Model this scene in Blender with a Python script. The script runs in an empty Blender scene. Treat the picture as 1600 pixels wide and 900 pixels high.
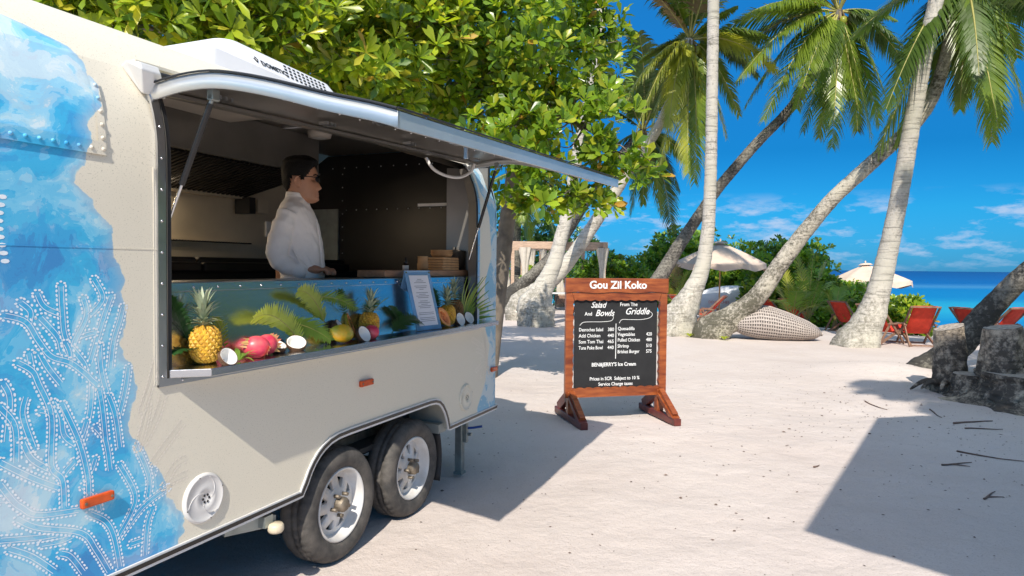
import bpy, bmesh, math, random
from mathutils import Vector, Matrix, Quaternion, noise
R = math.radians
V = Vector
rnd = random.Random(7)
SC = bpy.context.scene
COL = SC.collection

# ------------------------------------------------------------------ camera
FPX, HZ, ROLL, CH = 1067.0, 417.0, R(0.6), 1.55
_p = math.atan((450 - HZ) / FPX)
FW = V((0, math.cos(_p), -math.sin(_p))); _up = V((0, math.sin(_p), math.cos(_p))); _rt = V((1, 0, 0))
CR = _rt * math.cos(ROLL) + _up * math.sin(ROLL)
CU = _up * math.cos(ROLL) - _rt * math.sin(ROLL)
cam = bpy.data.cameras.new('camera'); camo = bpy.data.objects.new('camera', cam); COL.objects.link(camo)
m = Matrix((CR, CU, -FW)).transposed().to_4x4(); m.translation = V((0, 0, CH))
camo.matrix_world = m
cam.sensor_width = 36; cam.lens = 24.0; cam.clip_start = 0.05; cam.clip_end = 60000
SC.camera = camo
SC.view_settings.view_transform = 'Standard'; SC.view_settings.look = 'None'
SC.view_settings.exposure = 0.76; SC.view_settings.gamma = 1

# ------------------------------------------------------------------ light
SUNV = V((0.147, 1.013, -1.0)).normalized()          # the way the light travels
sun = bpy.data.lights.new('sun', 'SUN'); suno = bpy.data.objects.new('sun', sun); COL.objects.link(suno)
sun.energy = 3.25; sun.angle = R(0.53); sun.color = (1.0, 0.93, 0.82)
suno.rotation_euler = SUNV.to_track_quat('-Z', 'Y').to_euler()
suno.location = (-2, -10, 12)
W = bpy.data.worlds.new('World'); SC.world = W; W.use_nodes = True
nt = W.node_tree; nt.nodes.clear()
def wn(t): return nt.nodes.new(t)
sky = wn('ShaderNodeTexSky'); sky.sky_type = 'NISHITA'; sky.sun_disc = False
sky.sun_elevation = R(44.3); sky.sun_rotation = R(188.3); sky.air_density = 1.0; sky.dust_density = 0.3; sky.ozone_density = 2.0
tc = wn('ShaderNodeTexCoord'); sep = wn('ShaderNodeSeparateXYZ'); nt.links.new(tc.outputs['Generated'], sep.inputs[0])
pol = wn('ShaderNodeValToRGB'); pe = pol.color_ramp.elements      # deep tropical blue low down, brightened and whitened overhead to lift the shadows
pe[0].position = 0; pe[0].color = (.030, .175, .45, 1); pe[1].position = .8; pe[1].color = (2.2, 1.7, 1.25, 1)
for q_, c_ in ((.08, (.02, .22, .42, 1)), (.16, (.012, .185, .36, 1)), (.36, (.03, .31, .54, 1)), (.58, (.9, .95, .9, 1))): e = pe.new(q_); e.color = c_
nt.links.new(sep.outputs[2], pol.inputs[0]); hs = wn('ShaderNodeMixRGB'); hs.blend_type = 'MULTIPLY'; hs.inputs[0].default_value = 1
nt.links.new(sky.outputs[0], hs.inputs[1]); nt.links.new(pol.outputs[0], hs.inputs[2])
mp = wn('ShaderNodeMapping'); mp.inputs['Scale'].default_value = (2.6, 2.6, 8.5); nt.links.new(tc.outputs['Generated'], mp.inputs['Vector'])
nz = wn('ShaderNodeTexNoise'); nz.inputs['Scale'].default_value = 6.0; nz.inputs['Detail'].default_value = 9; nz.inputs['Roughness'].default_value = .62
nt.links.new(mp.outputs[0], nz.inputs['Vector'])
r1 = wn('ShaderNodeValToRGB'); r1.color_ramp.elements[0].position = .50; r1.color_ramp.elements[1].position = .64
nt.links.new(nz.outputs[0], r1.inputs[0])
r2 = wn('ShaderNodeValToRGB'); els = r2.color_ramp.elements
els[0].position = 0.0; els[0].color = (.15, .15, .15, 1); els[1].position = .105; els[1].color = (0, 0, 0, 1)
e = els.new(.025); e.color = (.6, .6, .6, 1); e = els.new(.075); e.color = (.7, .7, .7, 1)
nt.links.new(sep.outputs[2], r2.inputs[0])
mu = wn('ShaderNodeMath'); mu.operation = 'MULTIPLY'; nt.links.new(r1.outputs[0], mu.inputs[0]); nt.links.new(r2.outputs[0], mu.inputs[1])
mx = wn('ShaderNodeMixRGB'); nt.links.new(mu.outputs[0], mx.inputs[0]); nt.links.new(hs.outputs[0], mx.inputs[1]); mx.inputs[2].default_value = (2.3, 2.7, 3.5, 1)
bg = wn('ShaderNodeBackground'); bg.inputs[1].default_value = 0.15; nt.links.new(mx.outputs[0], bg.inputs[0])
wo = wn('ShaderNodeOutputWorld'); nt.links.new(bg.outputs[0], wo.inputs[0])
SC.cycles.max_bounces = 8; SC.cycles.transparent_max_bounces = 8

# ------------------------------------------------------------------ photograph geometry: point on the ray of a photo pixel at distance D
def at(px, py, D):
    r = FW + CR * ((px - 800) / FPX) + CU * ((450 - py) / FPX)
    return V((0, 0, CH)) + r * (D / r.y)
def toground(px, py, z=0.0):
    r = FW + CR * ((px - 800) / FPX) + CU * ((450 - py) / FPX)
    return V((0, 0, CH)) + r * ((z - CH) / r.z)
def proj(p):
    v = p - V((0, 0, CH)); d = v.dot(FW)
    return 800 + FPX * v.dot(CR) / d, 450 - FPX * v.dot(CU) / d, d
TA = R(23); TD = V((math.sin(TA), math.cos(TA), 0)); TN = V((math.cos(TA), -math.sin(TA), 0)); TH = 2.18
def side(px, py, i=0.0):                               # (s, z) on the trailer's side plane
    r = FW + CR * ((px - 800) / FPX) + CU * ((450 - py) / FPX)
    p = V((0, 0, CH)) + r * (-(TH + i) / r.dot(TN))
    return p.dot(TD), p.z
def tw(s, i, z): return TD * s - TN * (TH + i) + V((0, 0, z))

# ------------------------------------------------------------------ materials
def newmat(name):
    m = bpy.data.materials.new(name); m.use_nodes = True
    n = m.node_tree; b = n.nodes['Principled BSDF']; return m, n, b
def tex(n, kind, scale, **k):
    t = n.nodes.new(kind); t.inputs['Scale'].default_value = scale
    for a, v in k.items(): t.inputs[a].default_value = v
    return t
def objco(n, scale=None):
    c = n.nodes.new('ShaderNodeTexCoord')
    if scale is None: return c.outputs['Object']
    mp = n.nodes.new('ShaderNodeMapping'); mp.inputs['Scale'].default_value = scale
    n.links.new(c.outputs['Object'], mp.inputs[0]); return mp.outputs[0]
def mix(n, fac, a, b, mode='MIX'):
    x = n.nodes.new('ShaderNodeMixRGB'); x.blend_type = mode
    for k, v in ((0, fac), (1, a), (2, b)):
        if hasattr(v, 'is_linked'): n.links.new(v, x.inputs[k])
        elif k == 0: x.inputs[0].default_value = v
        else: x.inputs[k].default_value = (*v[:3], 1)
    return x.outputs[0]
def ramp(n, src, stops, interp='LINEAR'):
    r = n.nodes.new('ShaderNodeValToRGB'); e = r.color_ramp; e.interpolation = interp
    while len(e.elements) < len(stops): e.elements.new(.5)
    for el, (p, c) in zip(e.elements, stops):
        el.position = p; el.color = (c, c, c, 1) if isinstance(c, (int, float)) else (*c[:3], 1)
    n.links.new(src, r.inputs[0]); return r.outputs[0]
def math_(n, op, a, b=None, c=None):
    x = n.nodes.new('ShaderNodeMath'); x.operation = op
    for k, v in enumerate((a, b, c)):
        if v is None: continue
        if hasattr(v, 'is_linked'): n.links.new(v, x.inputs[k])
        else: x.inputs[k].default_value = v
    return x.outputs[0]
def bump(n, b, h, strength=.3, dist=.01):
    x = n.nodes.new('ShaderNodeBump'); x.inputs['Strength'].default_value = strength; x.inputs['Distance'].default_value = dist
    n.links.new(h, x.inputs['Height']); n.links.new(x.outputs[0], b.inputs['Normal'])
def simple(name, c, rough=.5, metal=0, var=.12, vs=12, bs=0, bscale=60, spec=None, c2=None, stretch=None):
    m, n, b = newmat(name)
    co = objco(n, stretch)
    t = tex(n, 'ShaderNodeTexNoise', vs, Detail=5); n.links.new(co, t.inputs['Vector'])
    c2 = c2 or tuple(x * (1 - var * 2.2) for x in c)
    col = mix(n, ramp(n, t.outputs[0], [(.35, 0), (.7, 1)]), c, c2)
    n.links.new(col, b.inputs['Base Color'])
    b.inputs['Roughness'].default_value = rough; b.inputs['Metallic'].default_value = metal
    if spec is not None: b.inputs['Specular IOR Level'].default_value = spec
    if bs:
        t2 = tex(n, 'ShaderNodeTexNoise', bscale, Detail=4); n.links.new(co, t2.inputs['Vector']); bump(n, b, t2.outputs[0], bs, .01)
    return m
M = {}
M['steel'] = simple('brushed_steel', (.62, .63, .64), .2, 1, .05, 4, .04, 40, stretch=(1, 1, 12))
M['lip'] = simple('satin_hatch_edge', (.78, .79, .78), .36, .7, .05, 4)
M['alu'] = simple('aluminium_trim', (.62, .63, .65), .3, 1, .08, 9)
M['darksteel'] = simple('dark_lining_steel', (.26, .24, .215), .32, .6, .12, 3, .05, 6)
M['blacksteel'] = simple('black_wall_panel', (.022, .020, .019), .35, .4, .15, 2)
M['brownsteel'] = simple('stainless_splashback', (.74, .64, .49), .36, .45, .12, 2.2, .04, 8)
M['iron'] = simple('black_iron', (.02, .02, .02), .45, .3, .1, 8)
M['white'] = simple('white_plastic', (.70, .68, .65), .4, 0, .03, 5)
M['acwhite'] = simple('air_conditioner_white', (.78, .78, .80), .45, 0, .03, 5)
M['beige'] = simple('beige_plastic', (.55, .49, .42), .45, 0, .05, 5)
M['trimwhite'] = simple('white_trim', (.75, .74, .72), .4, 0, .06, 9)
M['rubber'] = simple('black_rubber', (.02, .02, .022), .55, 0, .1, 9)
M['well'] = simple('wheel_arch_lining', (.42, .42, .37), .6, 0, .12, 5)
M['under'] = simple('underbody', (.04, .04, .04), .8, 0, .2, 5)
M['black'] = simple('black_paint', (.010, .010, .011), .25)
M['amber'] = simple('amber_lens', (.75, .10, .01), .15, 0, .15, 30)
M['rim'] = simple('painted_steel_rim', (.72, .72, .71), .42, 0, .16, 7, c2=(.52, .48, .43))
M['hub'] = simple('rusty_hub', (.30, .25, .19), .55, .6, .2, 30, .2, 80)
M['galv'] = simple('galvanised_steel', (.36, .39, .37), .5, .7, .12, 14)
M['blueplastic'] = simple('blue_handle', (.01, .07, .35), .4)
M['cream_plastic'] = simple('cream_plastic', (.68, .58, .42), .45, 0, .06, 9)
M['tan'] = simple('kraft_card', (.52, .30, .14), .8, 0, .1, 20)
M['board'] = simple('wooden_board', (.34, .18, .10), .5, 0, .2, 5, .1, 30, stretch=(1, 9, 9), c2=(.48, .27, .15))
M['whitecloth'] = simple('white_cotton', (.88, .82, .77), .85, 0, .04, 6, .12, 25)
M['skin'] = simple('skin', (.46, .225, .13), .45, 0, .1, 14)
M['hair'] = simple('black_hair', (.008, .007, .006), .65, 0, .2, 40, .5, 120, spec=.15)
M['glass_dark'] = simple('dark_lens', (.01, .008, .008), .08)
m_, n_, b_ = newmat('added_lamp_lens'); b_.inputs['Base Color'].default_value = (.8, .7, .5, 1); b_.inputs['Emission Color'].default_value = (1, .80, .55, 1); b_.inputs['Emission Strength'].default_value = 85; M['fill_glow'] = m_  # warm glow for the added fill lamps inside the trailer
M['gold'] = simple('gold', (.8, .55, .2), .25, 1)
M['trousers'] = simple('dark_trousers', (.03, .03, .035), .85)
M['paper'] = simple('paper', (.80, .80, .84), .7, 0, .02, 5)
M['ink'] = simple('grey_ink', (.22, .22, .26), .8)
M['chalk'] = simple('chalk', (.86, .86, .84), .9, 0, .1, 90)
M['curtain'] = simple('linen_curtain', (.62, .56, .47), .85, 0, .1, 6, .2, 20)
M['pergola'] = simple('pale_timber', (.60, .42, .30), .7, 0, .15, 6, .2, 25, stretch=(1, 1, 6))
M['redcanvas'] = simple('red_canvas', (.74, .055, .025), .8, 0, .12, 9, .1, 60)
M['chairwood'] = simple('weathered_teak', (.30, .17, .11), .65, 0, .2, 12, .15, 40)
M['canopy'] = simple('cream_canvas', (.70, .55, .44), .85, 0, .06, 5, .05, 60)
M['pole'] = simple('pole_wood', (.55, .33, .17), .5, 0, .12, 9)
M['hull'] = simple('white_gelcoat', (.86, .87, .90), .35, 0, .05, 3)
M['rattan'] = simple('grey_rattan', (.50, .43, .38), .6, 0, .15, 30, .3, 150)
M['rattan_in'] = simple('dark_rattan', (.10, .085, .075), .8)
M['teal'] = simple('teal_cap', (.02, .45, .50), .5)
M['cocoshell'] = simple('coconut_husk', (.115, .055, .028), .85, 0, .25, 40, .9, 110, c2=(.20, .11, .06))
M['cocoflesh'] = simple('coconut_flesh', (.85, .83, .78), .4, 0, .02, 20)
M['papskin'] = simple('papaya_skin', (.16, .34, .03), .35, 0, .2, 11, c2=(.85, .42, .02))
M['papflesh'] = simple('papaya_flesh', (.82, .24, .05), .4, 0, .1, 22, .2, 40, c2=(.85, .38, .12))
M['papcore'] = simple('papaya_core', (.72, .07, .02), .45, 0, .1, 30, .4, 60)
M['pineskin'] = simple('pineapple_skin', (.78, .46, .04), .45, 0, .2, 60, .5, 90, c2=(.50, .24, .035))
M['pinedark'] = simple('dark_pineapple_skin', (.23, .12, .035), .55, 0, .2, 45, .5, 90)
M['pineleaf'] = simple('pineapple_leaf', (.30, .36, .20), .5, 0, .15, 30, c2=(.42, .46, .32))
M['dragon'] = simple('dragon_fruit_skin', (.72, .03, .10), .35, 0, .15, 20, c2=(.80, .16, .16))
M['dragonleaf'] = simple('dragon_fruit_scale', (.45, .42, .12), .45, 0, .2, 20, c2=(.65, .12, .12))
M['stick'] = simple('dry_twig', (.20, .13, .10), .8, 0, .2, 20)
M['pebble'] = simple('leaf_litter', (.20, .14, .11), .8, 0, .3, 3)

def leafmat(name, c, tr=.35, rough=.32, c2=None):
    m, n, b = newmat(name)
    oi = n.nodes.new('ShaderNodeObjectInfo')
    t = tex(n, 'ShaderNodeTexNoise', 1.7, Detail=2); n.links.new(n.nodes.new('ShaderNodeTexCoord').outputs['Object'], t.inputs['Vector'])
    col = mix(n, ramp(n, t.outputs[0], [(.35, 0), (.65, 1)]), c, c2 or tuple(x * .6 for x in c))
    n.links.new(col, b.inputs['Base Color']); b.inputs['Roughness'].default_value = rough
    tl = n.nodes.new('ShaderNodeBsdfTranslucent'); g = n.nodes.new('ShaderNodeMixRGB'); g.blend_type = 'MULTIPLY'; g.inputs[0].default_value = 1
    n.links.new(col, g.inputs[1]); g.inputs[2].default_value = (1.5, 1.5, .5, 1); n.links.new(g.outputs[0], tl.inputs[0])
    ms = n.nodes.new('ShaderNodeMixShader'); ms.inputs[0].default_value = tr
    n.links.new(b.outputs[0], ms.inputs[1]); n.links.new(tl.outputs[0], ms.inputs[2])
    n.links.new(ms.outputs[0], n.nodes['Material Output'].inputs[0]); return m
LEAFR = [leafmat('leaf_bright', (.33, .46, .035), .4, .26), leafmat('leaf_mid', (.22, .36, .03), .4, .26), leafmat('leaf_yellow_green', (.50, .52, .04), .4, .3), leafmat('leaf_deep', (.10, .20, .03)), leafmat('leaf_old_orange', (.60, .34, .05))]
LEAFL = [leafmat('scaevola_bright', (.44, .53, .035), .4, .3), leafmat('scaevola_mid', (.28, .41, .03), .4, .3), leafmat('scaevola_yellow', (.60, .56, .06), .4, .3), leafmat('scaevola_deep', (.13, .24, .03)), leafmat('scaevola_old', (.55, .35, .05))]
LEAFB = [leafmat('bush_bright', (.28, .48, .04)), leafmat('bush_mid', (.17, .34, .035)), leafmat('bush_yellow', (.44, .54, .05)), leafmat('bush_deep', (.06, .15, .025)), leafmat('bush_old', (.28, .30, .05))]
M['frond'] = leafmat('palm_leaflet', (.22, .30, .04), .38, .3, (.13, .20, .03))
M['frondy'] = leafmat('palm_leaflet_yellow', (.42, .42, .05), .35, .35, (.26, .31, .04))
M['frondd'] = leafmat('palm_leaflet_dark', (.10, .17, .03), .3, .35)
M['froddry'] = leafmat('palm_leaflet_dry', (.34, .24, .11), .3, .6)
M['rachis'] = simple('palm_rib', (.42, .38, .10), .5, 0, .15, 6)
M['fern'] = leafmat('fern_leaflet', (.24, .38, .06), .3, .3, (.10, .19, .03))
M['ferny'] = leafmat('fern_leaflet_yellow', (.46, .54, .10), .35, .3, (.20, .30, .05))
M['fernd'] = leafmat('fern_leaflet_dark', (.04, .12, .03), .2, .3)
M['branch'] = simple('grey_branch', (.22, .18, .14), .8, 0, .2, 8, .5, 40)

def barkmat(name, a, bcol, lich=.55, scale=1.0, soft=.12):
    m, n, b = newmat(name)
    co = objco(n)
    t = tex(n, 'ShaderNodeTexNoise', 16 * scale, Detail=10, Roughness=.75); n.links.new(co, t.inputs['Vector'])
    t2 = tex(n, 'ShaderNodeTexNoise', 1.6 * scale, Detail=4); n.links.new(co, t2.inputs['Vector'])
    s2 = math_(n, 'MULTIPLY_ADD', t.outputs[0], .62, math_(n, 'MULTIPLY', t2.outputs[0], .38))
    sz = n.nodes.new('ShaderNodeSeparateXYZ'); n.links.new(co, sz.inputs[0])
    foot = ramp(n, math_(n, 'MULTIPLY', sz.outputs[2], .5), [(.05, .085), (.75, 0)])
    s2 = math_(n, 'SUBTRACT', s2, foot)
    k = ramp(n, s2, [(lich - soft / 2, 1), (lich + soft / 2, 0)])
    mp = n.nodes.new('ShaderNodeMapping'); mp.inputs['Scale'].default_value = (2.2, 2.2, 26); n.links.new(co, mp.inputs[0])
    w = tex(n, 'ShaderNodeTexNoise', 1.0, Detail=5); n.links.new(mp.outputs[0], w.inputs['Vector'])
    ring = ramp(n, w.outputs[0], [(.36, .55), (.46, .95), (.6, 1)])
    hue = mix(n, ramp(n, t2.outputs[0], [(.4, 0), (.65, .5)]), a, tuple(x * y for x, y in zip(a, (.80, .84, .74))))
    col = mix(n, k, hue, bcol); col = mix(n, .75, col, ring, 'MULTIPLY')
    n.links.new(col, b.inputs['Base Color']); b.inputs['Roughness'].default_value = .85
    mm = n.nodes.new('ShaderNodeMath'); mm.operation = 'ADD'; n.links.new(ring, mm.inputs[0]); n.links.new(t.outputs[0], mm.inputs[1])
    bump(n, b, mm.outputs[0], .7, .02); return m
M['palmbark'] = barkmat('palm_bark', (.60, .55, .48), (.27, .25, .20), .42)
M['palmbark_patchy'] = barkmat('palm_bark_patchy', (.56, .50, .42), (.11, .10, .07), .475)
M['palmbark_dark'] = barkmat('palm_bark_dark', (.27, .245, .21), (.055, .05, .042), .49)
M['stump'] = barkmat('stump_wood', (.56, .45, .34), (.085, .068, .052), .455, .7)
M['stumpcut'] = simple('cut_wood', (.50, .43, .36), .8, 0, .25, 5, .6, 30, stretch=(6, 6, 1))
M['rootbark'] = simple('mossy_root_mass', (.17, .15, .10), .9, 0, .3, 6, 1.0, 22, c2=(.035, .032, .028))

# trailer skin: cream paint with a printed blue watercolour wash whose edge follows two curves
def skinmat():
    m, n, b = newmat('trailer_skin'); co = objco(n)
    sp = n.nodes.new('ShaderNodeSeparateXYZ'); n.links.new(co, sp.inputs[0])
    zz = math_(n, 'MULTIPLY_ADD', sp.outputs[2], 1 / 2.2, -.4 / 2.2)
    def curve(pts, s0, sr):
        f = n.nodes.new('ShaderNodeFloatCurve'); c = f.mapping.curves[0]
        P = sorted(((z - .4) / 2.2, (s - s0) / sr) for s, z in pts)
        c.points[0].location = (0, P[0][1]); c.points[1].location = (1, P[-1][1])
        for p in P: c.points.new(*p)
        for p in c.points: p.handle_type = 'VECTOR'
        f.mapping.update(); n.links.new(zz, f.inputs['Value'])
        return math_(n, 'MULTIPLY_ADD', f.outputs[0], sr, s0)
    B1 = [(1.30, 2.33), (1.42, 2.31), (1.53, 2.28), (1.57, 2.23), (1.59, 2.08), (1.55, 2.0), (1.57, 1.96), (1.53, 1.92), (1.53, 1.87), (1.49, 1.81), (1.55, 1.76), (1.57, 1.72), (1.62, 1.66), (1.63, 1.57), (1.67, 1.51), (1.68, 1.42), (1.66, 1.32), (1.66, 1.22), (1.70, 1.19), (1.71, 1.12), (1.70, 1.02), (1.68, .95), (1.72, .91), (1.76, .85), (1.83, .74), (1.85, .66), (1.93, .55), (1.92, .51), (1.88, .48)]
    B2 = [(4.59, 2.1), (4.69, 1.92), (4.73, 1.63), (4.62, 1.44), (4.59, 1.15), (4.71, .95), (4.63, .67), (4.5, .5)]
    t = tex(n, 'ShaderNodeTexNoise', 8, Detail=4, Roughness=.6); n.links.new(co, t.inputs['Vector'])
    s = math_(n, 'MULTIPLY_ADD', t.outputs[0], -.16, sp.outputs[0]); s = math_(n, 'ADD', s, .08)
    d1 = math_(n, 'SUBTRACT', curve(B1, 1.0, 1.2), s)          # >0 inside the left wash
    d2 = math_(n, 'SUBTRACT', sp.outputs[0], curve(B2, 4.0, 1.0))
    # warped wash tones
    w0 = tex(n, 'ShaderNodeTexNoise', 2.3, Detail=3); n.links.new(co, w0.inputs['Vector'])
    wv = mix(n, .38, co, w0.outputs['Color'])
    w1 = tex(n, 'ShaderNodeTexNoise', 2.7, Detail=9, Roughness=.60); n.links.new(wv, w1.inputs['Vector'])
    w2 = tex(n, 'ShaderNodeTexNoise', 8.5, Detail=9, Roughness=.7); n.links.new(wv, w2.inputs['Vector'])
    # deeper towards the front of the trailer, thinner towards the wash's edge
    deep = math_(n, 'MULTIPLY_ADD', w1.outputs[0], 1.35, -.20); deep = math_(n, 'MULTIPLY_ADD', d1, .26, deep); deep = math_(n, 'ADD', deep, -.035)
    tone = ramp(n, deep, [(.0, (.66, .80, .86)), (.40, (.36, .68, .84)), (.46, (.15, .56, .82)), (.505, (.002, .43, .76)), (.56, (.0, .34, .70)), (.62, (.0, .22, .57))], 'CONSTANT')
    tone2 = ramp(n, w2.outputs[0], [(0, (.55, .76, .86)), (.44, (.14, .55, .80)), (.50, (.0, .42, .74)), (.57, (.0, .27, .60))], 'CONSTANT')
    tone = mix(n, .28, tone, tone2)
    edge = ramp(n, d1, [(0, 0), (.004, 1), (.012, 1), (.03, 0)])
    tone = mix(n, math_(n, 'MULTIPLY', edge, .5), tone, (.03, .33, .66))
    sp2 = tex(n, 'ShaderNodeTexNoise', 190, Detail=2); n.links.new(co, sp2.inputs['Vector'])
    big = tex(n, 'ShaderNodeTexNoise', 2.0, Detail=3); n.links.new(co, big.inputs['Vector'])
    cream = mix(n, ramp(n, sp2.outputs[0], [(.28, 1), (.40, 0)]), (.76, .70, .57), (.50, .46, .36))
    cream = mix(n, ramp(n, big.outputs[0], [(.4, 0), (.7, .25)]), cream, (.77, .71, .59))
    inside = ramp(n, math_(n, 'MULTIPLY_ADD', t.outputs[0], -.05, math_(n, 'ADD', d1, .025)), [(0, 0), (.004, .70), (.03, .85), (.07, 1)]); ins2 = math_(n, 'GREATER_THAN', d2, 0.0)
    pale2 = mix(n, ramp(n, w2.outputs[0], [(.42, 0), (.5, .75)], 'CONSTANT'), (.55, .66, .70), (.07, .40, .64))
    low = ramp(n, w1.outputs[0], [(.0, .8), (.45, .92)], 'CONSTANT')
    col = mix(n, math_(n, 'MULTIPLY', inside, low), cream, tone)
    col = mix(n, math_(n, 'MULTIPLY', ins2, .85), col, pale2)
    n.links.new(col, b.inputs['Base Color']); b.inputs['Roughness'].default_value = .45; b.inputs['Specular IOR Level'].default_value = .22
    bt = tex(n, 'ShaderNodeTexNoise', 1.4, Detail=2); n.links.new(co, bt.inputs['Vector']); bump(n, b, bt.outputs[0], .15, .03)
    return m
M['skin_panel'] = skinmat()

def sandmat():
    m, n, b = newmat('sand'); co = objco(n)
    a = tex(n, 'ShaderNodeTexNoise', .55, Detail=6, Roughness=.6); n.links.new(co, a.inputs['Vector'])
    f = tex(n, 'ShaderNodeTexNoise', 110, Detail=3); n.links.new(co, f.inputs['Vector'])
    g = tex(n, 'ShaderNodeTexNoise', 5.0, Detail=8, Roughness=.65); n.links.new(co, g.inputs['Vector'])
    col = mix(n, ramp(n, a.outputs[0], [(.35, 0), (.7, 1)]), (.64, .565, .52), (.56, .48, .435))
    col = mix(n, ramp(n, f.outputs[0], [(.27, .55), (.42, 0)]), col, (.30, .23, .19))
    vo = tex(n, 'ShaderNodeTexVoronoi', 38); n.links.new(co, vo.inputs['Vector'])
    k = ramp(n, vo.outputs['Distance'], [(0.0, .8), (.10, 0)])
    k2 = ramp(n, g.outputs[0], [(.50, 0), (.60, 1)])
    col = mix(n, math_(n, 'MULTIPLY', k, k2), col, (.26, .19, .15))
    n.links.new(col, b.inputs['Base Color']); b.inputs['Roughness'].default_value = .9; b.inputs['Specular IOR Level'].default_value = .2
    h = math_(n, 'MULTIPLY_ADD', f.outputs[0], .12, g.outputs[0])
    bump(n, b, h, .55, .05); return m
M['sand'] = sandmat()
def seamat():
    m, n, b = newmat('sea'); co = objco(n)
    sp = n.nodes.new('ShaderNodeSeparateXYZ'); n.links.new(co, sp.inputs[0])
    L = math_(n, 'LOGARITHM', sp.outputs[1], 10.0)
    mp = n.nodes.new('ShaderNodeMapping'); mp.inputs['Scale'].default_value = (.004, .02, 1); n.links.new(co, mp.inputs[0])
    t = tex(n, 'ShaderNodeTexNoise', 1.0, Detail=5); n.links.new(mp.outputs[0], t.inputs['Vector'])
    L = math_(n, 'MULTIPLY_ADD', t.outputs[0], .30, L); L = math_(n, 'ADD', L, .07); L = math_(n, 'MULTIPLY_ADD', L, .333, -.333 - .07)
    col = ramp(n, L, [(0.0, (.004, .17, .40)), (.215, (.003, .19, .40)), (.24, (.02, .33, .44)), (.262, (.015, .29, .43)), (.285, (.002, .17, .37)), (.335, (.002, .15, .36)), (.355, (.05, .20, .37)), (.375, (.04, .18, .36)), (.395, (.001, .085, .28)), (.55, (.001, .045, .20)), (.8, (.001, .03, .14))])
    n.links.new(col, b.inputs['Base Color']); b.inputs['Roughness'].default_value = .3; b.inputs['Specular IOR Level'].default_value = .12
    w = tex(n, 'ShaderNodeTexNoise', 1.0, Detail=6); mp2 = n.nodes.new('ShaderNodeMapping'); mp2.inputs['Scale'].default_value = (.5, 1.3, 1); n.links.new(co, mp2.inputs[0]); n.links.new(mp2.outputs[0], w.inputs['Vector'])
    bump(n, b, w.outputs[0], .4, .25); return m
M['sea'] = seamat()
def boardwood():
    m, n, b = newmat('red_stained_wood'); co = objco(n)
    mp = n.nodes.new('ShaderNodeMapping'); mp.inputs['Scale'].default_value = (1.5, 9, 9); n.links.new(co, mp.inputs[0])
    t = tex(n, 'ShaderNodeTexNoise', 3, Detail=6, Roughness=.6); n.links.new(mp.outputs[0], t.inputs['Vector'])
    t2 = tex(n, 'ShaderNodeTexNoise', 2.2, Detail=3); n.links.new(co, t2.inputs['Vector'])
    col = ramp(n, t.outputs[0], [(.3, (.15, .032, .012)), (.5, (.30, .075, .02)), (.72, (.44, .13, .035))])
    col = mix(n, ramp(n, t2.outputs[0], [(.45, 0), (.75, .6)]), col, (.13, .025, .012))
    n.links.new(col, b.inputs['Base Color']); b.inputs['Roughness'].default_value = .3; bump(n, b, t.outputs[0], .2, .004); return m
M['signwood'] = boardwood()
M['signwood_dark'] = simple('dark_red_wood', (.17, .035, .025), .4, 0, .25, 9, .2, 20)
M['blackboard'] = simple('blackboard', (.018, .018, .019), .7, 0, .2, 7)
def tyremat():
    m, n, b = newmat('tyre_rubber'); co = objco(n)
    t = tex(n, 'ShaderNodeTexNoise', 9, Detail=7, Roughness=.7); n.links.new(co, t.inputs['Vector'])
    col = mix(n, ramp(n, t.outputs[0], [(.40, 0), (.75, .8)]), (.052, .049, .046), (.17, .15, .13))
    n.links.new(col, b.inputs['Base Color']); b.inputs['Roughness'].default_value = .75
    t3 = tex(n, 'ShaderNodeTexNoise', 120, Detail=3); n.links.new(co, t3.inputs['Vector']); bump(n, b, t3.outputs[0], .25, .004); return m
M['tyre'] = tyremat()
def acrylic():
    m, n, b = newmat('tinted_acrylic'); b.inputs['Base Color'].default_value = (.35, .62, .9, 1)  # blue in the base colour stands in for a reflection
    b.inputs['Roughness'].default_value = .06; b.inputs['Transmission Weight'].default_value = .55; b.inputs['IOR'].default_value = 1.3
    return m
M['acrylic'] = acrylic()

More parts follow.
